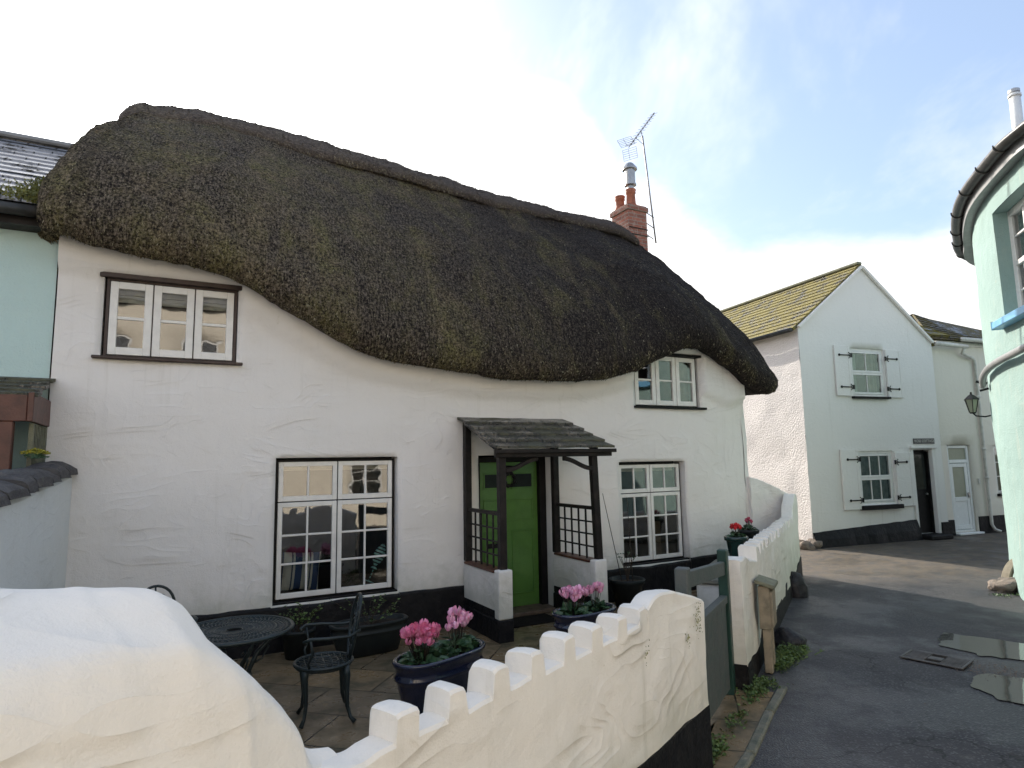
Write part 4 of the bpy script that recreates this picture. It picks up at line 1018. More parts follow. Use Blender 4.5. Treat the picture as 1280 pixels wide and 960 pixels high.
def trough(loc, rz, label, L=.80, Wd=.40, H=.38, m='navy_glaze', group=None, name='oval_planter'):
    root = empty(name, loc, rz, label, 'planter', group)
    a, b = L / 2, Wd / 2
    def ring(k, prof, n=48):
        base = len(k.v)
        for (s_, z) in prof:
            for j in range(n):
                t_ = 2 * math.pi * j / n; c, s2 = math.cos(t_), math.sin(t_)
                x = math.copysign(abs(c) ** .72, c) * (a + s_); y = math.copysign(abs(s2) ** .85, s2) * (b + s_); k.v.append((x, y, z))
        for i in range(len(prof) - 1):
            for j in range(n): p = base + i * n + j; q = base + i * n + (j + 1) % n; k.f.append((p, q, q + n, p + n))
        return base, n
    k = MB(); prof = [(-.10, 0), (-.085, .01), (-.02, H * .62), (-.018, H * .66), (.0, H * .69), (.0, H * .73), (-.012, H * .76), (-.008, H * .88), (.012, H * .92), (.016, H * .97), (.004, H), (-.018, H * .99), (-.028, H * .95), (-.045, H * .8)]
    base, n = ring(k, prof); k.f.append(tuple(base + j for j in range(n))[::-1]); k.build('body', m, root, smooth=True)
    k = MB(); base, n = ring(k, [(-.035, H * .86)]); k.f.append(tuple(base + j for j in range(n))); k.build('soil', 'soil', root)
    return root
def onground(u_, w_, z=0): return cw(u_, w_, z)
t1 = Vector((-.60, 5.22, .008)); r1_ = R(50)
trough(t1, r1_, 'glossy navy oval planter nearest the cream battlement wall, under deep pink cyclamen', L=.84, H=.46, group='navy oval planters')
tv = Vector((math.cos(r1_), math.sin(r1_), 0))
potted('cyclamen', t1 - tv * .19 + Vector((0, 0, .40)), r1_, 'deep pink cyclamen at the near end of the nearest navy planter', 'flowers', 'cyclamens in the navy planters', (.19, .16), .12, 80, .095, 40, .050, 'petal_pink', .17)
potted('cyclamen', t1 + tv * .17 + Vector((0, 0, .40)), r1_, 'pink cyclamen with more leaves at the far end of the nearest navy planter', 'flowers', 'cyclamens in the navy planters', (.20, .16), .13, 95, .095, 26, .052, 'petal_pale', .20, tight=.7)
t2 = Vector((.69, 6.60, .008)); r2_ = R(38)
trough(t2, r2_, 'navy oval planter by the porch pier with pale pink cyclamen', L=.72, Wd=.40, H=.45, group='navy oval planters')
tv = Vector((math.cos(r2_), math.sin(r2_), 0))
potted('cyclamen', t2 - tv * .14 + Vector((0, 0, .40)), r2_, 'pale pink cyclamen at the left end of the planter by the porch', 'flowers', 'cyclamens in the navy planters', (.17, .14), .11, 70, .09, 26, .050, 'petal_pale', .16)
potted('cyclamen', t2 + tv * .16 + Vector((0, 0, .40)), r2_, 'small leafy cyclamen with few blooms at the right end by the porch', 'flowers', 'cyclamens in the navy planters', (.15, .13), .10, 60, .085, 11, .048, 'petal_pale', .18, tight=.6)
t3 = cw(-2.06, -.62, .008)
trough(t3, CA + R(4), 'black oval planter of straggly leaves under the tall left window', L=.80, Wd=.36, H=.33, m='black_pot')
def straggly(loc, label, n=26, h=.45, sp=.3, name='straggly_plant', leaf='leaf_light', nl=6, rz=0, cat='plant'):
    root = empty(name, loc, rz, label, cat); st = MB(); lf = MB()
    for i in range(n):
        a = random.uniform(0, 6.28); L = h * random.uniform(.4, 1); o_ = Vector((math.cos(a) * sp, math.sin(a) * sp * .45, 0)); b0 = o_ * .4 * random.random(); pts = [b0 + o_ * (t_ ** 1.5) + Vector((random.gauss(0, .012), random.gauss(0, .012), L * t_)) for t_ in (0, .3, .6, 1)]
        st.tube(pts, [.004, .003, .0025, .0015], 4)
        for j in range(nl):
            t_ = random.uniform(.3, 1); p = pts[1].lerp(pts[3], t_); heart_leaf(lf, p, rdir(.3), rdir(1.2), random.uniform(.02, .045), random.uniform(.015, .03))
    st.build('stems', 'stem', root); lf.build('leaves', leaf, root); return root
straggly(t3 + Vector((0, 0, .27)), 'straggly yellowing plant in the black planter under the left window', 24, .30, .30, nl=5)
p2_ = cw(-2.72, -.35, .008)
k = MB(); k.lathe([(.12, 0), (.16, .24), (.175, .25), (.175, .28), (.155, .28), (.15, .24)], 24); o = k.build('round_pot', 'black_pot', smooth=True); o.location = p2_; tag(o, 'black round pot against the plinth between table and window', 'pot')
straggly(p2_ + Vector((0, 0, .24)), 'small yellow green leafy plant in the pot behind the chair arm', 26, .30, .2, name='leafy_plant')
# round pot with canes
rp = cw(1.45, -.42, .008)
root = empty('round_pot', rp, 0, 'dark round pot holding a bare plant and two leaning canes', 'pot')
MB().lathe([(.15, 0), (.21, .30), (.235, .32), (.24, .36), (.225, .37), (.205, .35), (.20, .3)], 32).build('body', 'black_pot', root, smooth=True)
MB().lathe([(.002, .318), (.20, .32)], 32, cap=False).build('soil', 'soil', root)
for (x, dx, dy, h) in ((-.06, -.22, .02, 1.18), (.08, -.03, .05, 1.12)):
    o = MB().tube([(0, 0, .0), (dx * .5, dy * .5, h * .5 - .0), (dx, dy, h)], [.006, .005, .004], 6).build('cane', 'stem', smooth=True); o.location = rp + Vector((x, 0, .30))
    tag(o, 'thin bare cane leaning left out of the round pot' if x < 0 else 'thin upright bare cane on the right in the round pot', 'cane')
root = empty('bare_shrub', rp + Vector((.01, 0, .31)), 0, 'leafless twiggy shrub standing in the round pot with canes', 'plant'); k = MB(); lf = MB()
for i in range(7):
    a = i * .9; t0_ = Vector((0, 0, 0)); pts = [t0_, Vector((.03 * math.cos(a), .03 * math.sin(a), .16)), Vector((.09 * math.cos(a), .09 * math.sin(a), .30 + .03 * (i % 3))), Vector((.15 * math.cos(a + .3), .12 * math.sin(a + .3), .36 + .05 * (i % 2)))]
    k.tube(pts, [.006, .005, .003, .002], 5)
    for j in range(4): heart_leaf(lf, pts[2].lerp(pts[3], random.random()), rdir(.2), rdir(1), .03, .02)
k.build('twigs', 'stem', root); lf.build('leaves', 'leaf', root)
# green pots on the bench wall
def bench_at(px, py, z=.641):
    d_ = pray(px, py); return Vector((0, 0, CAMZ)) + d_ * ((z - CAMZ) / d_.z)
ga_ = lb.location; bdir = d2.normalized(); bn_ = Vector((-bdir.y, bdir.x, 0))
g1 = ga_ + bdir * 1.50 + bn_ * .30 + Vector((0, 0, .641)); g2_ = ga_ + bdir * 2.30 + bn_ * .26 + Vector((0, 0, .647))
for i, (q, lb1, lb2, bm_, s_) in enumerate(((g1, 'dark green glazed pot of bright red flowers on the stone slab', 'bright red flowers in the nearer green pot', 'petal_red', 1.0), (g2_, 'dark pot of small crimson flowers behind the red ones', 'small crimson and pink flowers in the farther pot', 'petal_crimson', .95))):
    root = empty('glazed_pot', q, 0, lb1, 'pot', 'glazed pots on the bench wall')
    MB().lathe([(.085 * s_, 0), (.09 * s_, .01), (.125 * s_, .22), (.128 * s_, .225), (.150 * s_, .235), (.152 * s_, .28), (.14 * s_, .285), (.128 * s_, .275), (.122 * s_, .24)], 32).build('body', 'green_pot' if i == 0 else 'black_pot', root, smooth=True)
    MB().lathe([(.002, .26), (.124 * s_, .262)], 24, cap=False).build('soil', 'soil', root)
    potted('red_flowers', q + Vector((0, 0, .26)), 0, lb2, 'flowers', 'flowers in the glazed pots', (.11, .11), .08, 46, .06, 16 if i == 0 else 11, .034 if i == 0 else .026, bm_, .10, tight=.75)
# yellow-tipped plant on the boundary wall
bp = cw(-4.93, -.78, 2.03)
root = empty('yellow_heather', bp, CA, 'clump of yellow flowers on the dark slate coping by the brown porch', 'flowers')
k = MB(); 
for i in range(60): a, q = random.uniform(0, 6.28), math.sqrt(random.random()); x, y = .07 * q * math.cos(a), .22 * q * math.sin(a); heart_leaf(k, Vector((x, y, .05 * random.random() * (1 - q * .5))), rdir(.5), rdir(1), .035, .02)
k.build('foliage', 'leaf', root); k = MB()
for i in range(170):
    a, q = random.uniform(0, 6.28), math.sqrt(random.random()); c = Vector((.09 * q * math.cos(a), .24 * q * math.sin(a), .07 * (1 - .5 * q) + .02 * random.random()))
    for j in range(4): heart_leaf(k, c, rdir(.4), rdir(1), .016, .013)
k.build('flower_heads', 'petal_yellow', root)

# ------------------------------------------------------------------ cast metal table and chairs
def arcpts(c, r_, a0, a1, n, z=None, pl='xz'):
    o = []
    for i in range(n + 1):
        a = a0 + (a1 - a0) * i / n
        if pl == 'xy': o.append((c[0] + r_ * math.cos(a), c[1] + r_ * math.sin(a), c[2]))
        else: o.append((c[0] + r_ * math.cos(a), c[1], c[2] + r_ * math.sin(a)))
    return o
tb = empty('garden_table', (-2.14, 4.98, .008), R(10), 'round dark metal garden table with pierced lattice top', 'table')
k = MB(); RT = .42
k.tube(arcpts((0, 0, .70), RT, 0, 2 * math.pi, 64, pl='xy')[:-1], .016, 8, closed=True)
for r_ in (.38, .30, .22, .14, .06): k.tube(arcpts((0, 0, .703), r_, 0, 2 * math.pi, 40, pl='xy')[:-1], .006, 5, closed=True)
for i in range(56):
    a = 2 * math.pi * i / 56
    for sgn in (1, -1):
        pts = [(RT * q * math.cos(a + sgn * .9 * (1 - q)), RT * q * math.sin(a + sgn * .9 * (1 - q)), .70) for q in (.14, .36, .57, .78, .98)]; k.tube(pts, .0058, 4)
k.build('table_top', 'cast_metal', tb, smooth=True)
k = MB(); k.tube(arcpts((0, 0, .66), .30, 0, 2 * math.pi, 32, pl='xy')[:-1], .010, 6, closed=True); k.build('apron', 'cast_metal', tb, smooth=True)
def legpath(a, prof): return [(r_ * math.cos(a), r_ * math.sin(a), z) for r_, z in prof]
for i in range(4):
    a = 2 * math.pi * i / 4 + .6; k = MB(); k.tube(legpath(a, [(.36, .68), (.30, .60), (.18, .50), (.12, .38), (.14, .26), (.22, .14), (.30, .05), (.35, .015)]), [.013, .016, .018, .018, .018, .016, .016, .018], 8)
    k.tube(legpath(a, [(.13, .42), (.22, .45), (.27, .53), (.22, .59), (.16, .55)]), .008, 6); k.build('leg', 'cast_metal', tb, smooth=True)
MB().tube(arcpts((0, 0, .36), .125, 0, 2 * math.pi, 20, pl='xy')[:-1], .009, 6, closed=True).build('ring_stretcher', 'cast_metal', tb, smooth=True)
def chair(loc, rz, label):
    root = empty('garden_chair', loc, rz, label, 'chair', 'metal chairs round the garden table')       # faces local +x
    k = MB(); k.tube(arcpts((0, 0, .42), .215, 0, 2 * math.pi, 40, pl='xy')[:-1], .014, 8, closed=True)
    k.lathe([(.205, .408), (.212, .395), (.20, .388)], 36, cap=False)
    for i in range(-4, 5):
        x = i * .046; h = math.sqrt(max(0, .21 ** 2 - x * x)); 
        k.tube([(x, -h, .42), (x + .02 * math.sin(i), 0, .417), (x, h, .42)], .0065, 5); k.tube([(-h, x, .421), (0, x, .418), (h, x, .421)], .0065, 5)
    k.tube(arcpts((0, 0, .421), .11, 0, 2 * math.pi, 24, pl='xy')[:-1], .007, 5, closed=True); k.build('seat', 'cast_metal', root, smooth=True)
    for (a, back) in ((.75, 0), (-.75, 0), (2.4, 1), (-2.4, 1)):
        pr = [(.19, .41), (.205, .36), (.195, .28), (.185, .16), (.20, .06), (.235, .012)] if not back else [(.20, .41), (.215, .34), (.215, .24), (.22, .12), (.25, .04), (.29, .012)]
        m_ = MB(); m_.tube(legpath(a, pr), [.030, .027, .020, .015, .013, .018], 8); m_.build('leg', 'cast_metal', root, smooth=True)
    # backrest: tall oval with scrolls, tilted back
    k = MB()
    def B(y, z): return (-.19 - .16 * (z - .42) ** 1.05 * 1.15 - .0 + .12 * abs(y) ** 1.5, y, z)
    out_ = [B(.15 * math.sin(t_) * (1 - .20 * math.cos(t_)), .66 - .24 * math.cos(t_)) for t_ in np.linspace(.25, 2 * math.pi - .25, 30)]; k.tube(out_, .012, 7)
    k.tube([B(.0, .43), B(.0, .60), B(.0, .895)], .008, 6)
    for sgn in (1, -1):
        for (cy, cz, r_, a0, a1) in ((.05, .78, .045, -2.0, 3.0), (.055, .66, .05, -3.0, 2.4), (.05, .54, .045, -2.8, 2.6)):
            k.tube([B(sgn * (cy + r_ * math.cos(t_) * (1 - .06 * q)), cz + r_ * math.sin(t_)) for q, t_ in enumerate(np.linspace(a0, a1, 12))], .0065, 5)
        k.tube([B(sgn * .04, .42), B(sgn * .10, .50), B(sgn * .135, .60)], .010, 6)
    k.build('backrest', 'cast_metal', root, smooth=True)
    for sgn in (1, -1):
        k = MB(); k.tube([(-.255, sgn * .14, .66), (-.16, sgn * .215, .635), (0, sgn * .245, .645), (.12, sgn * .235, .65), (.165, sgn * .21, .63), (.15, sgn * .195, .61)], [.010, .011, .013, .013, .012, .010], 7)
        k.tube([(.12, sgn * .235, .645), (.10, sgn * .22, .54), (.13, sgn * .205, .47), (.12, sgn * .175, .42)], .010, 6); k.build('armrest', 'cast_metal', root, smooth=True)
    return root
chair((-1.50, 5.13, .008), R(202), 'dark metal garden chair on the window side with its whole scrolled back in view')
chair((-2.98, 5.52, .008), R(-48), 'dark metal garden chair almost hidden by the rounded wall, only its curved top showing')

# ------------------------------------------------------------------ white gable house beyond
HO = Vector((6.38, 13.83, 0)); HA = R(19.5)
gh = empty('white_gable_house', HO, HA, 'white gable end house with yellow mossy slates and fixed shutters', 'house')
HOP = [(1.42, 2.48, 3.27, 4.38), (1.42, 2.50, .84, 2.02), (3.12, 3.72, .10, 2.03)]
GW = 4.08; PX, PZ = 2.0, 6.36
def nv(dx, dz): l_ = math.hypot(dx, dz); return dx / l_, dz / l_
s1 = (PZ - 4.80) / PX; s2 = (PZ - 4.62) / (GW - PX)
c1 = nv(-s1, 1); c2 = nv(s2, 1)
wall_panel('front_wall', 'gable_white', gh, 0, GW, 0, 6.5, 0, HOP, .16, .012, .16, cuts=[(PX, PZ, *c1), (PX, PZ, *c2)])
# side wall (roughcast) facing the cottage
o = wall_panel('side_wall', 'rough_white', gh, -7.5, 0, 0, 4.78, 0, [], .12, .03, .1); o.rotation_euler = (0, 0, R(-90)); o.location = (0, 0, 0)
MB().box(GW - .1, GW, .1, 7.5, 0, 4.6).box(0.05, GW - .1, 7.3, 7.5, 0, 4.7).build('back_wall', 'gable_white', gh)
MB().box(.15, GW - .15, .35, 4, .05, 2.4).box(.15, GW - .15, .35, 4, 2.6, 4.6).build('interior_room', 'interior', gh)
def slope_roof(name, m, parent, p0, p1, q0, q1, rows, lip=.02, thick=.05):
    """p0-p1 the eave edge, q0-q1 the ridge edge; lapped courses"""
    k = MB(); p0, p1, q0, q1 = map(Vector, (p0, p1, q0, q1)); nrm = (p1 - p0).cross(q0 - p0).normalized()
    if nrm.z < 0: nrm = -nrm
    for i in range(rows):
        a, b = i / rows, (i + 1) / rows; A, B, C_, D = p0.lerp(q0, a), p1.lerp(q1, a), p1.lerp(q1, b), p0.lerp(q0, b)
        k.add([A + nrm * lip, B + nrm * lip, C_, D, A - nrm * .004, B - nrm * .004], [(0, 1, 2, 3), (4, 5, 1, 0)])
    k.add([p0 - nrm * thick, p1 - nrm * thick, q1 - nrm * thick, q0 - nrm * thick, p0 + nrm * lip, p1 + nrm * lip, q1, q0], [(3, 2, 1, 0), (0, 1, 5, 4), (1, 2, 6, 5), (3, 0, 4, 7)])
    U = (p1 - p0).normalized(); V_ = (q0 - p0).normalized()
    return k.build(name, m, parent, uvf=lambda c: ((Vector(c) - p0).dot(U), (Vector(c) - p0).dot(V_)))
r_ = slope_roof('slate_roof', 'mossy_slate', gh, (-.14, -.01, 4.80 - .14 * s1 + .06), (-.14, 7.5, 4.80 - .14 * s1 + .06), (PX, -.01, PZ + .05), (PX, 7.5, PZ + .05), 14)
slope_roof('far_roof_slope', 'mossy_slate', gh, (GW + .12, -.01, 4.62 - .12 * s2 + .06), (GW + .12, 7.5, 4.62 - .12 * s2 + .06), (PX, -.01, PZ + .05), (PX, 7.5, PZ + .05), 14)
k = MB(); k.beam((PX, .0, PZ + .08), (PX, 7.5, PZ + .08), .15, .07, (0, 0, 1)); k.build('ridge_tiles', 'lichen_wood', r_, bevel=.02)
k = MB(); k.beam((-.02, -.045, 4.78), (PX - .0, -.045, PZ - .02), .06, .07, (0, 1, 0)); k.beam((PX + .0, -.045, PZ - .02), (GW + .0, -.045, 4.62), .06, .07, (0, 1, 0)); k.build('verge', 'gable_white', gh, bevel=.006)
k = MB(); k.tube([(-.19, 0, 4.72), (-.19, 7.5, 4.70)], .05, 8); k.build('gutter', 'dark_gutter', gh, smooth=True)
def sash(parent, x0, x1, z0, z1, nx, label, cur):
    w = window(parent, x0, x1, z0, z1, .03, [(0, 1, 0, .5, nx, 1), (0, 1, .5, 1, nx, 1)], frame='white_wood', fw_=.06, fr=.045, label=label, curtain=cur, bar=.02)
    return w
sash(gh, 1.42, 2.48, 3.27, 4.38, 2, 'upstairs sash window between shutters', [(1.50, 1.78, 3.3, 4.35, 'curtain'), (2.10, 2.42, 3.3, 4.35, 'brown_curtain')])
sash(gh, 1.42, 2.50, .84, 2.02, 3, 'downstairs sash window between shutters', [(1.46, 2.46, .88, 2.0, 'curtain')])
MB().box(1.40, 2.52, -.09, .0, 3.215, 3.262).build('sill', 'black_trim', gh, bevel=.006); MB().box(1.38, 2.60, -.10, .0, .72, .815).build('sill', 'black_trim', gh, bevel=.006)
for (x0, x1, z0, z1) in ((.95, 1.41, 3.27, 4.42), (2.50, 2.97, 3.25, 4.38), (.90, 1.41, .74, 2.06), (2.52, 3.02, .76, 1.98)):
    s_ = MB(); s_.box(x0, x1, -.045, -.014, z0, z1); s_.box(x0 + .0, x0 + .07, -.053, -.0455, z0, z1); s_.box(x1 - .07, x1, -.053, -.0455, z0, z1); s_ = s_.build('shutter', 'gable_white', gh, bevel=.004)
    inner = x1 if x0 < 1.2 else x0; sg = -1 if x0 < 1.2 else 1
    for zz in (z0 + .20, z1 - .22):
        h_ = MB(); h_.box(min(inner, inner + sg * .33), max(inner, inner + sg * .33), -.064, -.054, zz - .012, zz + .012); h_.tube([(inner + sg * .33, -.064, zz), (inner + sg * .33, -.053, zz)], .03, 8)
        h_.tube([(inner + sg * .06, -.062, zz + .07), (inner + sg * .02, -.062, zz + .03), (inner + sg * .08, -.062, zz), (inner + sg * .02, -.062, zz - .03), (inner + sg * .06, -.062, zz - .07)], .010, 5); h_.box(min(inner, inner - sg * .05), max(inner, inner - sg * .05), -.064, -.054, zz - .05, zz + .05); h_.build('hinge', 'iron', s_)
d_ = MB(); d_.box(3.13, 3.71, .12, .15, .10, 2.0); d_.box(3.13, 3.16, .06, .12, .10, 2.0); d_.box(3.67, 3.71, .06, .12, .10, 2.0); dd_ = d_.build('door', 'black_trim', gh, bevel=.004)
MB().box(3.20, 3.63, .112, .1199, 1.12, 1.92).build('door_glass', 'dark_glass', dd_); MB().tube([(3.60, .12, 1.0), (3.60, .08, 1.0)], .02, 8).build('handle', 'steel', dd_)
MB().box(3.04, 3.12, -.03, .0, .05, 2.06).box(3.72, 3.80, -.03, .0, .05, 2.06).box(3.02, 3.86, -.07, .0, 2.065, 2.12).build('door_surround', 'gable_white', gh, bevel=.005)
MB().box(3.08, 3.78, -.32, .1, 0, .10).build('step', 'black_plinth', gh, bevel=.02)
pq = MB(); pq.box(3.17, 3.84, -.03, -.008, 2.17, 2.30); pq = pq.build('name_plaque', 'plaque', gh, bevel=.004); pq['label'] = 'dark name plaque over the black door'
tcu = bpy.data.curves.new('lettering', 'FONT'); tcu.body = 'ROSE COTTAGE'; tcu.size = .088; tcu.extrude = .002; tcu.align_x = 'CENTER'; tcu.align_y = 'CENTER'
tob = bpy.data.objects.new('lettering', tcu); S.collection.objects.link(tob); dg = bpy.context.evaluated_depsgraph_get(); tme = bpy.data.meshes.new_from_object(tob.evaluated_get(dg)); bpy.data.objects.remove(tob)
tme.materials.clear(); tme.materials.append(M['plaque_ink']); tm_ = bpy.data.objects.new('lettering', tme); S.collection.objects.link(tm_); tm_.parent = pq; tm_.location = (3.505, -.034, 2.235); tm_.rotation_euler = (R(90), 0, 0)
k = MB(); vs = []; fs = []; n = 50
for i in range(n + 1):
    x = -.03 + 3.06 * i / n; zt = .30 + .14 * (x / 3.0) + .012 * N((x, 0, 3), 4); q = -.10 - .06 * abs(N((x, 3, 3), 1.8)); vs += [(x, q - .04, -.02), (x, q, zt * .5), (x, -.035, zt), (x, .03, zt)]
for i in range(n):
    for q in range(3): fs.append((4 * i + q, 4 * i + 4 + q, 4 * i + 5 + q, 4 * i + 1 + q))
k.add(vs, fs); k.build('plinth', 'black_plinth', gh); MB().box(3.80, 4.08, -.06, .02, 0, .34).build('plinth', 'black_plinth', gh)

# ------------------------------------------------------------------ cream terrace house to its right
ch_ = empty('cream_terrace_house', HO, HA, 'cream terraced house with white plastic door and gutter right of the gable', 'house')
YC = .12
wall_panel('front_wall', 'cream', ch_, GW + .005, 9.5, 0, 4.72, YC, [(4.43, 5.22, .05, 2.14), (6.05, 6.95, .92, 2.12), (6.3, 7.1, 3.0, 3.9)], .25, .01, .15)
MB().box(GW + .01, 9.5, 4.5, 4.7, 0, 4.7).box(9.4, 9.5, .4, 4.5, 0, 4.6).build('back_wall', 'cream', ch_)
MB().box(GW + .15, 9.3, .45, 4.2, .05, 2.5).box(GW + .15, 9.3, .45, 4.2, 2.6, 4.6).build('interior_room', 'interior', ch_)
qa, qb = Vector(facpt(1141, 392, 1.3, HO, HA)), Vector(facpt(1236, 423, 1.3, HO, HA)); qb = qa + (qb - qa) * 1.8
rr_ = slope_roof('slate_roof', 'brown_slate', ch_, (GW - .05, YC - .16, 4.76), (9.6, YC - .16, 4.70), qa, qb, 9)
slope_roof('far_roof_slope', 'brown_slate', ch_, (GW - .05, 4.7, 4.4), (9.6, 4.7, 4.4), qa, qb, 9)
slope_roof('mossy_verge', 'mossy_slate', ch_, (GW - .02, YC - .17, 4.79), (GW + .62, YC - .17, 4.80), (3.2, 1.6, 5.93), (3.55, 1.6, 5.93), 7, lip=.03)
k = MB(); k.tube([(GW + .05, YC - .20, 4.60), (5.20, YC - .20, 4.56)], .055, 10); k.tube([(5.05, YC - .20, 4.74), (9.5, YC - .20, 4.70)], .055, 10); k.build('gutter', 'white_pipe', ch_, smooth=True)
k = MB(); k.tube([(5.12, YC - .20, 4.54), (5.12, YC - .12, 4.40), (5.55, YC - .07, 4.30), (5.62, YC - .06, 4.24), (5.62, YC - .06, .20), (5.66, YC - .10, .08), (5.72, YC - .2, .03)], .038, 8)
for z in (1.3, 2.0, 3.3): k.tube([(5.62, YC - .06, z), (5.62, YC - .06, z + .06)], .048, 8)
k.build('downpipe', 'white_pipe', ch_, smooth=True)
MB().box(GW + .01, 9.5, YC - .03, YC, 4.60, 4.71).build('fascia', 'white_pipe', ch_)
f_ = MB(); x0, x1 = 4.45, 5.20; f_.box(x0, x0 + .07, YC + .04, YC + .11, .05, 2.13); f_.box(x1 - .07, x1, YC + .04, YC + .11, .05, 2.13); f_.box(x0 + .07, x1 - .07, YC + .04, YC + .11, 2.06, 2.13); f_.box(x0 + .07, x1 - .07, YC + .04, YC + .11, 1.70, 1.78); f_.box(x0 + .07, x1 - .07, YC + .04, YC + .11, .05, .10)
f_.build('door_frame', 'upvc', ch_, bevel=.008)
d_ = MB(); d_.box(x0 + .08, x0 + .17, YC + .05, YC + .10, .11, 1.69); d_.box(x1 - .17, x1 - .08, YC + .05, YC + .10, .11, 1.69); d_.box(x0 + .17, x1 - .17, YC + .05, YC + .10, 1.60, 1.69); d_.box(x0 + .17, x1 - .17, YC + .05, YC + .10, .78, .88); d_.box(x0 + .17, x1 - .17, YC + .05, YC + .10, .11, .22); d_.box(x0 + .17, x1 - .17, YC + .065, YC + .09, .22, .78)
d_ = d_.build('door', 'upvc', ch_, bevel=.006); MB().box(x0 + .17, x1 - .17, YC + .07, YC + .08, .88, 1.60).build('door_glass', 'frosted', d_); MB().box(x1 - .15, x1 - .11, YC + .01, YC + .05, .86, .98).box(x1 - .22, x1 - .11, YC + .005, YC + .02, .94, .96).build('handle', 'steel', d_)
MB().box(x0 + .07, x1 - .07, YC + .07, YC + .08, 1.78, 2.06).build('fanlight', 'frosted', ch_)
MB().box(x0 - .04, x1 + .04, YC - .14, YC + .03, .0, .05).build('door_step', 'upvc', ch_, bevel=.01)
window(ch_, 6.05, 6.95, .92, 2.12, YC + .04, [(0, .5, 0, 1, 1, 3), (.5, 1, 0, 1, 1, 3)], frame='white_wood', label='ground floor casement half behind the teal wall', sill=(6.02, 6.98, .92, .06, .1, 'black_trim'), curtain=[(6.1, 6.9, .95, 2.1, 'curtain')])
window(ch_, 6.3, 7.1, 3.0, 3.9, YC + .04, [(0, .5, 0, 1, 1, 2), (.5, 1, 0, 1, 1, 2)], frame='white_wood', label='upper casement of the cream house', sill=(6.27, 7.13, 3.0, .06, .1, 'white_wood'))
k = MB(); k.box(GW + .02, 4.40, YC - .035, YC, 0, .36); k.build('plinth', 'black_plinth', ch_); MB().box(5.26, 9.5, YC - .035, YC, 0, .40).build('plinth', 'black_plinth', ch_)
MB().box(5.36, 5.42, YC - .04, YC - .005, 1.18, 1.32).build('bell_box', 'white_pipe', ch_, bevel=.008)
# house farther back whose slates show over it
fb = empty('background_house', HO + Vector((5.2, 5.0, 0)), R(30), 'grey slate roofed house showing behind the cream house', 'house')
MB().box(0, 9, 0, 5, 0, 5.3).build('wall', 'cream', fb); fr_ = slope_roof('slate_roof', 'slate', fb, (-.2, -.2, 5.3), (9.2, -.2, 5.3), (-.2, 2.6, 7.0), (9.2, 2.6, 7.0), 10); slope_roof('far_roof_slope', 'slate', fb, (-.2, 5.2, 5.3), (9.2, 5.2, 5.3), (-.2, 2.6, 7.0), (9.2, 2.6, 7.0), 10)
MB().beam((-.2, 2.6, 7.03), (9.2, 2.6, 7.03), .16, .08).build('ridge_tiles', 'terracotta', fr_, bevel=.02)

# ------------------------------------------------------------------ teal round-cornered building on the right
te = empty('teal_corner_house', (7.6, 10.0, 0), 0, 'pale teal rendered house with curved corner and dark gutter', 'house')
TP = [(9.6, 11.6), (8.9, 11.2), (8.3, 10.8), (7.92, 10.4), (7.64, 10.0), (7.34, 9.60), (6.98, 9.08), (6.62, 8.50), (6.36, 7.98), (6.17, 7.50), (6.02, 7.09), (5.90, 6.70), (5.82, 6.0), (5.84, 5.2), (6.0, 4.3), (6.4, 3.2), (7.0, 1.8)]
def catmull(P, n):
    o = []
    for i in range(len(P) - 1):
        p0, p1, p2, p3 = [Vector((*P[max(0, min(len(P) - 1, i + q))], 0)) for q in (-1, 0, 1, 2)]
        for j in range(n):
            t_ = j / n; o.append(.5 * ((2 * p1) + (p2 - p0) * t_ + (2 * p0 - 5 * p1 + 4 * p2 - p3) * t_ ** 2 + (3 * p1 - p0 - 3 * p2 + p3) * t_ ** 3))
    return o + [Vector((*P[-1], 0))]
tc_ = catmull(TP, 5); TO = Vector((7.6, 10.0, 0)); tc_ = [p - TO for p in tc_]
def tnorm(i):
    a = tc_[min(i + 1, len(tc_) - 1)] - tc_[max(i - 1, 0)]; n_ = Vector((a.y, -a.x, 0)).normalized(); return n_ if n_.x < 0 or n_.y < 0 and n_.x < .9 else n_
ins = -1
def tp(i, off, z): n_ = tnorm(i); n_ = -n_ if n_.dot(Vector((-1, -.2, 0))) < 0 else n_; return tc_[i] + n_ * (off + .05 * (z / 5.3)) + Vector((0, 0, z))
k = MB(); nz_ = 40; n_t = len(tc_); WI0, WI1, WZ0, WZ1 = 41, 54, 3.62, 5.02
HT = 5.32; vs = []; fs = []
zz_ = sorted(set([HT * j / nz_ for j in range(nz_ + 1)] + [WZ0, WZ1])); nzz = len(zz_)
for i in range(n_t):
    for z in zz_: p = tp(i, .02 * N(tc_[i] + Vector((0, 0, z)), 1.2) + .008 * N(tc_[i] + Vector((0, 0, z)), 5), z); vs.append(p)
for i in range(n_t - 1):
    for j in range(nzz - 1):
        zc_ = (zz_[j] + zz_[j + 1]) / 2
        if WI0 <= i < WI1 and WZ0 < zc_ < WZ1: continue
        fs.append((i * nzz + j, i * nzz + j + 1, (i + 1) * nzz + j + 1, (i + 1) * nzz + j))
k.add(vs, fs)
RD = .26
for i in (WI0, WI1): k.add([tp(i, .0, WZ0), tp(i, .0, WZ1), tp(i, -RD, WZ1), tp(i, -RD, WZ0)], [(0, 1, 2, 3)])
for z in (WZ0, WZ1): k.add([tp(WI0, .0, z), tp(WI1, .0, z), tp(WI1, -RD, z), tp(WI0, -RD, z)], [(0, 1, 2, 3)])
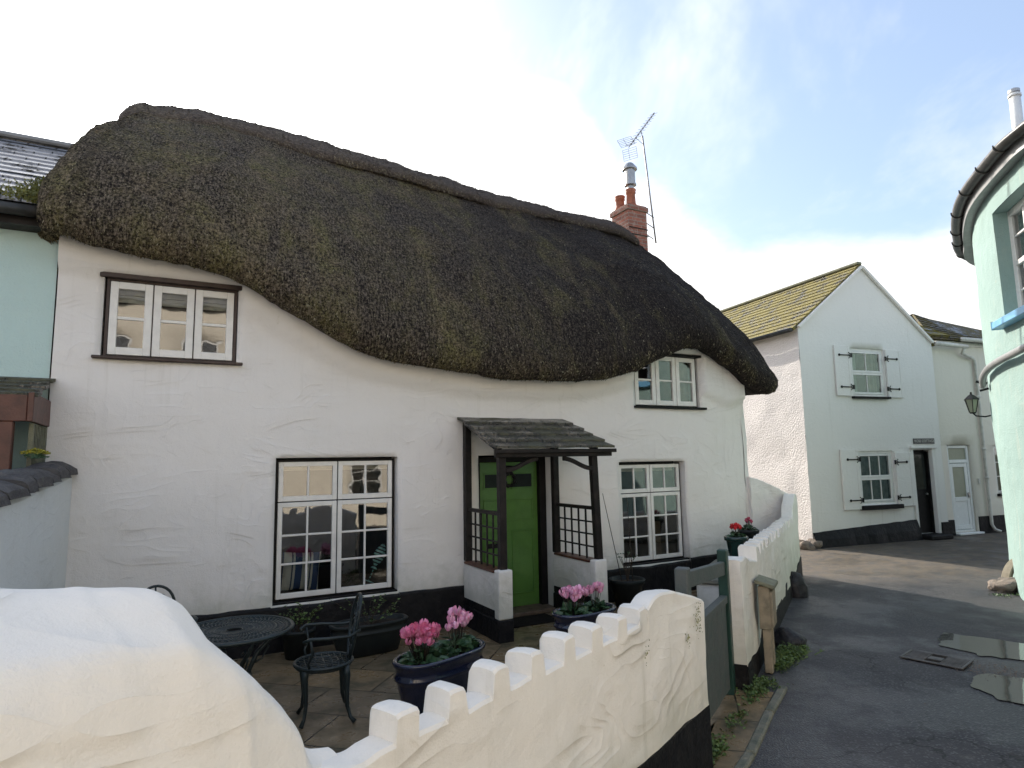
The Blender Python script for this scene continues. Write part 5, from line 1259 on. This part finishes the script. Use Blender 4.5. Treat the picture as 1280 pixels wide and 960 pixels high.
k.add([tc_[0], tc_[0] + Vector((5, 1, 0)), tc_[0] + Vector((5, 1, HT)), tc_[0] + Vector((0, 0, HT))], [(0, 1, 2, 3)]); k.add([tc_[-1], tc_[-1] + Vector((5, -1, 0)), tc_[-1] + Vector((5, -1, HT)), tc_[-1] + Vector((0, 0, HT))], [(0, 1, 2, 3)])
k.build('wall', 'teal', te)
# window in the recess
A_, B_ = tp(WI0, -RD + .07, WZ0), tp(WI1, -RD + .07, WZ0); wl = (B_ - A_); wh = WZ1 - WZ0
wf = empty('tmp', (0, 0, 0)); bpy.data.objects.remove(wf)
def P3(fx, z, off=0.0): n_ = Vector((wl.y, -wl.x, 0)).normalized(); n_ = n_ if n_.dot(Vector((-1, 0, 0))) > 0 else -n_; return A_ + wl * fx + n_ * off + Vector((0, 0, z))
k = MB()
for (a, b, w2, h2) in ((P3(0, 0), P3(0, wh), .08, .08), (P3(1, 0), P3(1, wh), .08, .08), (P3(0, .04), P3(1, .04), .08, .09), (P3(0, wh - .04), P3(1, wh - .04), .08, .08), (P3(0, wh * .5), P3(1, wh * .5), .06, .06)): k.beam(a, b, w2, h2)
for fx in (.33, .66): k.beam(P3(fx, .04), P3(fx, wh - .04), .03, .03)
for z in (wh * .25, wh * .75): k.beam(P3(0, z), P3(1, z), .03, .025)
tw_ = k.build('window', 'white_wood', te, bevel=.004); tw_['label'] = 'white sash window deep in the curved teal wall'
MB().add([P3(0, 0, -.01), P3(1, 0, -.01), P3(1, wh, -.01), P3(0, wh, -.01)], [(0, 1, 2, 3)]).build('pane', 'glass', tw_)
MB().add([P3(-.1, -.1, -.5), P3(1.1, -.1, -.5), P3(1.1, wh + .1, -.5), P3(-.1, wh + .1, -.5)], [(0, 1, 2, 3)]).build('interior_room', 'interior', te)
k = MB(); vs = []; fs = []
sl = [tp(i, .0, 0) for i in range(WI0 - 1, WI1 + 2)]; m_ = len(sl)
for q, i in enumerate(range(WI0 - 1, WI1 + 2)):
    for (o_, z) in ((.12, WZ0 - .10), (.12, WZ0 - .01), (-.04, WZ0 + .012), (-.04, WZ0 - .10)): vs.append(tp(i, o_, z))
for q in range(m_ - 1):
    for r_ in range(4): fs.append((4 * q + r_, 4 * q + (r_ + 1) % 4, 4 * q + 4 + (r_ + 1) % 4, 4 * q + 4 + r_))
fs += [(0, 1, 2, 3), (4 * m_ - 1, 4 * m_ - 2, 4 * m_ - 3, 4 * m_ - 4)]; k.add(vs, fs).build('sill', 'blue_paint', te, bevel=.008)
# eaves: fascia, gutter with brackets, roof
def ribbon(name, m, prof, i0, i1, parent, smooth=False):
    k = MB(); vs = []; fs = []; m2 = len(prof)
    for i in range(i0, i1): vs += [tp(i, o_, z) for o_, z in prof]
    for q in range(i1 - i0 - 1):
        for r_ in range(m2 - 1): fs.append((m2 * q + r_, m2 * q + r_ + 1, m2 * (q + 1) + r_ + 1, m2 * (q + 1) + r_))
    return k.add(vs, fs).build(name, m, parent, smooth=smooth)
ribbon('soffit', 'grey_plastic', [(-.02, 5.30), (.10, 5.29), (.125, 5.29), (.125, 5.44), (.10, 5.44), (-.02, 5.44)], 0, n_t, te)
gp = [(.19 + .075 * math.cos(a), 5.47 + .075 * math.sin(a)) for a in np.linspace(math.pi, 2 * math.pi, 9)]; gp += [(o_ * .0 + .19 + .062 * math.cos(a), 5.47 + .062 * math.sin(a)) for a in np.linspace(2 * math.pi, math.pi, 9)]
gtr = ribbon('gutter', 'dark_gutter', gp, 0, n_t, te, True)
k = MB()
for i in range(4, n_t - 3, 7):
    gq = [tp(i, .19 + .083 * math.cos(a), 5.47 + .083 * math.sin(a)) for a in np.linspace(math.pi - .2, 2 * math.pi + .2, 9)]
    MB().tube(gq, .009, 5).build('gutter_bracket', 'dark_gutter', gtr)
cen = Vector((4.6, -3.0, 7.6)); k = MB(); vs = []; fs = []; n_r = 10
for i in range(n_t):
    e_ = tp(i, .14, 5.50)
    for j in range(n_r + 1): vs.append(e_.lerp(cen, j / n_r * .98))
for i in range(n_t - 1):
    for j in range(n_r): fs.append((i * (n_r + 1) + j, i * (n_r + 1) + j + 1, (i + 1) * (n_r + 1) + j + 1, (i + 1) * (n_r + 1) + j))
k.add(vs, fs).build('slate_roof', 'slate', te, uvf=lambda c: (c.y * .9, c.x))
fl = facpt(1276, 186, 0, Vector((6.05 + .35, 7.1, 0)), 0); fp = Vector(fl) + Vector((6.40, 7.1 - 0, 0)); fp = Vector((fl[0] + 6.40, 7.1, fl[2])) - TO
k = MB(); fz = fp.z; top = Vector(facpt(1259, 112, 0, Vector((6.4, 7.1, 0)), 0)); topz = top.z
fx_, fy_ = fp.x, fp.y
k.tube([(fx_ + .10, fy_ + .02, fz - .10), (fx_ + .07, fy_, fz - .02), (fx_ + .01, fy_, fz + .03), (fx_, fy_, fz + .09), (fx_, fy_, topz - .06)], .058, 16); k.lathe([(.068, topz - .10), (.068, topz - .07)], 16, (fx_, fy_, 0)); k.lathe([(.068, fz + .10), (.068, fz + .14)], 16, (fx_, fy_, 0))
k.build('flue', 'upvc', te, smooth=True); MB().lathe([(.045, topz - .06), (.06, topz - .045), (.06, topz - .01), (.03, topz + .01)], 14, (fx_, fy_, 0)).build('flue_cap', 'steel', te)
# horizontal grey pipe
k = MB(); k.tube([tp(i, .09, 3.02 + .004 * (i - 18)) for i in range(18, n_t - 5)], .045, 12); k.build('waste_pipe', 'grey_plastic', te, smooth=True)
k = MB(); k.tube([tp(18, .02, 3.06), tp(18, .17, 3.10)], .02, 6); k.tube([tp(20, .02, 2.96), tp(20, .14, 2.93)], .018, 6); k.build('pipe_bracket', 'iron', te)
# wall lantern
lt_ = None
lt_ = TO + tp(16, .25, 2.72)
ln = empty('wall_lantern', lt_, 0, 'black wall lantern with clear panes bracketed to the teal wall', 'lantern'); n_ = (tp(17, 0, 0) - tp(17, .5, 0)).normalized()
k = MB(); k.tube([n_ * .30 + Vector((0, 0, -.16)), n_ * .16 + Vector((0, 0, -.19)), n_ * .04 + Vector((0, 0, -.17)), Vector((0, 0, -.12))], .012, 6); k.tube([n_ * .30 + Vector((0, 0, -.24)), n_ * .30 + Vector((0, 0, -.08))], .025, 6); k.build('bracket', 'iron', ln)
k = MB(); k.lathe([(.045, -.13), (.05, -.11)], 6); k.lathe([(.12, .10), (.11, .115), (.05, .17), (.02, .19), (.012, .23)], 6)
for i in range(6): a = 2 * math.pi * i / 6; k.tube([(.05 * math.cos(a), .05 * math.sin(a), -.11), (.10 * math.cos(a), .10 * math.sin(a), .10)], .006, 4)
k.build('frame', 'iron', ln); MB().lathe([(.046, -.11), (.095, .10)], 6, cap=False).build('pane', 'frosted', ln)

# ------------------------------------------------------------------ lane details
def blob(name, loc, r_, m, label, cat, group=None, sc=(1, 1, .7), rz=0, sub=3, rough=.25, kind=None, seed=0):
    bm = bmesh.new(); bmesh.ops.create_icosphere(bm, subdivisions=sub, radius=r_)
    for v in bm.verts:
        q = v.co / r_; s_ = 1 + rough * N(q, 1.2, seed) + rough * .4 * N(q, 3, seed + 2); v.co = Vector((v.co.x * sc[0] * s_, v.co.y * sc[1] * s_, v.co.z * sc[2] * s_))
    me = bpy.data.meshes.new(name); bm.to_mesh(me); bm.free(); me.materials.append(M[m]); me.polygons.foreach_set('use_smooth', [True] * len(me.polygons))
    o = bpy.data.objects.new(name, me); S.collection.objects.link(o); o.location = loc; o.rotation_euler = (0, 0, rz); return tag(o, label, cat, group, kind)
def gp_(px, py, z=0.0):
    d_ = pray(px, py); return Vector((0, 0, CAMZ)) + d_ * ((z - CAMZ) / d_.z)
blob('guard_stone', gp_(991, 812) + Vector((.02, .12, .04)), .15, 'boulder', 'black painted guard stone at the wall foot beside the wooden box', 'stone', 'guard stones along the lane wall', (1, 1.2, .95), .4, seed=3)
blob('guard_stone', gp_(1000, 745) + Vector((-.08, .1, .08)), .22, 'boulder', 'larger black guard stone at the far corner of the lane wall', 'stone', 'guard stones along the lane wall', (.8, 1.3, 1.15), .5, seed=8)
for i, (px, py, r_, lb_) in enumerate(((1012, 686, .13, 'pale rubble stone against the gable house corner, nearest the lane'), (1003, 683, .12, 'smaller rubble stone left of the gable house corner'), (1021, 684, .15, 'rubble stone on the plinth corner of the gable house'))):
    blob('rubble_stone', gp_(px, py) + Vector((-.05, .0, .05)), r_, 'rubble', lb_, 'stone', 'rubble at the gable house corner', (1.3, 1, .9), i * .8, 2, .5, seed=i * 5)
blob('guard_stone', gp_(1268, 741) + Vector((.02, .15, .06)), .19, 'rubble', 'mossy brown stone lying at the teal wall foot', 'stone', None, (1.2, 1, .62), .3, 3, .5, seed=12)
k = MB(); vs = []; fs = []
for i in range(11):
    a = math.pi * (.02 + .5 * i / 10)
    for (r_, y) in ((.40, -.06), (.40, .06), (.33, .06), (.33, -.06)): vs.append((-r_ * math.cos(a) + .3, y, r_ * math.sin(a)))
for i in range(10):
    for q in range(4): fs.append((4 * i + q, 4 * i + (q + 1) % 4, 4 * i + 4 + (q + 1) % 4, 4 * i + 4 + q))
fs += [(3, 2, 1, 0), (40, 41, 42, 43)]
o = k.add(vs, fs).build('log_slice', 'weathered_wood', bevel=.01); o.location = gp_(1262, 734); o.rotation_euler = (0, 0, R(20)); tag(o, 'curved weathered timber propped against the foot of the teal wall', 'timber')
# wooden box beside the lane wall
bx_ = gp_(970, 838); tb_ = empty('wooden_post_box', bx_, A2, 'weathered wooden meter box on posts against the lane side of the battlement wall', 'box')
MB().box(-.12, .12, .0, .10, .38, .76).build('box_body', 'weathered_wood', tb_, bevel=.006)
k = MB()
for i in range(3): k.box(-.115 + i * .08, -.04 + i * .08, -.022, -.001, .40, .72)
k.build('front_boards', 'weathered_wood', tb_, bevel=.004)
k = MB(); k.add([(-.15, -.05, .745), (.15, -.05, .745), (.15, .12, .79), (-.15, .12, .79), (-.15, -.05, .78), (.15, -.05, .78), (.15, .12, .825), (-.15, .12, .825)], [(3, 2, 1, 0), (4, 5, 6, 7), (0, 1, 5, 4), (1, 2, 6, 5), (2, 3, 7, 6), (3, 0, 4, 7)]); k.build('box_lid', 'lichen_wood', tb_, bevel=.006)
for x in (-.08, .08): MB().box(x - .035, x + .035, .01, .08, 0, .379).build('post', 'weathered_wood', tb_, bevel=.006)
# drain grate
g0 = gp_(1170, 825); dgv = (gp_(1190, 829) - gp_(1149, 821)); gl_ = dgv.length
dn = empty('drain_grate', g0 + Vector((0, 0, .004)), math.atan2(dgv.y, dgv.x), 'worn rectangular iron drain grate set in the lane by the puddles', 'grate')
k = MB(); a, b = .26, .17; k.box(-a, a, -b, -b + .025, 0, .014); k.box(-a, a, b - .025, b, 0, .014); k.box(-a, -a + .025, -b + .025, b - .025, 0, .014); k.box(a - .025, a, -b + .025, b - .025, 0, .014); k.box(-.06, .06, -.05, .05, 0, .013); k.build('frame', 'grate_iron', dn, bevel=.003)
k = MB()
for i in range(7):
    y = -b + .045 + i * .041
    pass
for (p, q) in ((-a + .026, -.062), (.062, a - .026)):
    k = MB()
    for i in range(7): y = -b + .045 + i * .041; k.box(p, q, y, y + .020, 0, .012)
    k.build('bars', 'grate_iron', dn, bevel=.002)
MB().box(-a + .02, a - .02, -b + .02, b - .02, -.004, .001).build('recess', 'soil', dn)
# puddles
def puddle(pts, label):
    P_ = [gp_(*p) for p in pts]; c = sum(P_, Vector()) / len(P_); vs = [(c.x, c.y, .004)]; n = len(P_)
    cl = []
    for i in range(n):
        p0, p1, p2, p3 = [P_[(i + q) % n] for q in (-1, 0, 1, 2)]
        for j in range(16):
            t_ = j / 16; v = .5 * ((2 * p1) + (p2 - p0) * t_ + (2 * p0 - 5 * p1 + 4 * p2 - p3) * t_ ** 2 + (3 * p1 - p0 - 3 * p2 + p3) * t_ ** 3); v += Vector((N(v, 4), N(v, 4, 4), 0)) * .10 + Vector((N(v, 15), N(v, 15, 4), 0)) * .03; cl.append((v.x, v.y, .0045))
    m_ = len(cl); o = MB().add(vs + cl, [(0, 1 + i, 1 + (i + 1) % m_) for i in range(m_)]).build('puddle', 'water'); return tag(o, label, 'puddle', 'puddles in the lane', 'structure')
puddle([(1170, 806), (1186, 793), (1215, 796), (1262, 803), (1310, 806), (1330, 826), (1270, 826), (1225, 818)], 'shallow puddle beyond the grate')
puddle([(1208, 852), (1232, 846), (1290, 850), (1330, 858), (1340, 890), (1285, 882), (1240, 869)], 'shallow puddle nearest the camera')
# grit band and fallen leaves
k = MB()
for _ in range(900):
    t_ = random.random(); p = gp_(1195 + t_ * 120, 822 + t_ * 22).lerp(gp_(1195 + t_ * 120, 838 + t_ * 22), random.random()) + Vector((random.gauss(0, .05), random.gauss(0, .05), .001)); s_ = random.uniform(.003, .009)
    v = [p + Vector((random.uniform(-s_, s_), random.uniform(-s_, s_), 0)) for _ in range(3)] + [p + Vector((0, 0, s_))]; k.add(v, [(0, 1, 2), (0, 1, 3), (1, 2, 3), (2, 0, 3)])
for _ in range(420):
    p = Vector((random.uniform(1.5, 7), random.uniform(3.3, 12), .001)); s_ = random.uniform(.003, .010); v = [p + Vector((random.uniform(-s_, s_), random.uniform(-s_, s_), 0)) for _ in range(3)] + [p + Vector((0, 0, s_))]; k.add(v, [(0, 1, 2), (0, 1, 3), (1, 2, 3), (2, 0, 3)])
tag(k.build('grit', 'rubble'), kind='stuff')
# weeds at the foot of the lane wall
k = MB()
def weed_line(a, b, n, sp, h):
    for _ in range(n):
        t_ = random.random(); c = a.lerp(b, t_); cl_ = max(0, N(c, 3.0, 4) + .25)
        if random.random() > cl_ * 2.6: continue
        p = c + Vector((random.gauss(0, sp), random.gauss(0, sp), 0)); o_ = rdir(random.uniform(.3, 1.8)); L = h * random.uniform(.3, 1.0) * (.5 + cl_); s_ = o_.orthogonal().normalized() * random.uniform(.002, .005)
        k.add([p - s_, p + s_, p + o_ * L * .6 + s_ * .8, p + o_ * L + Vector((0, 0, -.01))], [(0, 1, 2, 3)])
        if random.random() < .5: heart_leaf(k, p + o_ * L * .7, rdir(.4), rdir(1.0), .028, .022)
weed_line(gp_(940, 868), gp_(1000, 808), 3600, .05, .11); weed_line(gp_(890, 945), gp_(945, 866), 500, .025, .05); weed_line(gp_(865, 965), gp_(893, 935), 1300, .03, .08)
weed_line(gp_(1245, 745), gp_(1290, 745), 300, .05, .06)
tag(k.build('weeds', 'leaf_light'), kind='stuff')

# ------------------------------------------------------------------ houses across the lane, behind the camera (seen in the window panes)
def across(o_, ang, L, H, m, label, wins):
    e_ = empty('opposite_house', o_, ang, label, 'house')
    wall_panel('front_wall', m, e_, 0, L, 0, H, 0, wins, .5, .01, .12); MB().box(.1, L - .1, .3, 5, 0, H - .1).build('back_wall', 'interior', e_)
    for (a, b, c, d_) in wins: window(e_, a, b, c, d_, .03, [(0, .5, 0, 1, 1, 3), (.5, 1, 0, 1, 1, 3)], frame='white_wood')
    slope_roof('slate_roof', 'slate', e_, (-.2, -.2, H), (L + .2, -.2, H), (-.2, 2.6, H + 1.9), (L + .2, 2.6, H + 1.9), 10); return e_
oa = CA + math.pi
# faces the cottage: its local -y must point towards the cottage
across(cw(6.0, -12.3), oa, 7.5, 5.4, 'opposite', 'sand coloured house across the lane, behind the viewpoint', [(1.0, 2.0, 3.3, 4.5), (4.2, 5.2, 3.3, 4.5), (1.0, 2.0, .9, 2.2), (4.0, 5.0, .9, 2.2)])
across(cw(-1.6, -12.3), oa, 7.5, 6.4, 'opposite', 'taller house across the lane beside the sand coloured one', [(1.2, 2.2, 4.0, 5.5), (3.4, 4.4, 4.0, 5.5), (1.0, 2.0, .9, 2.2)])
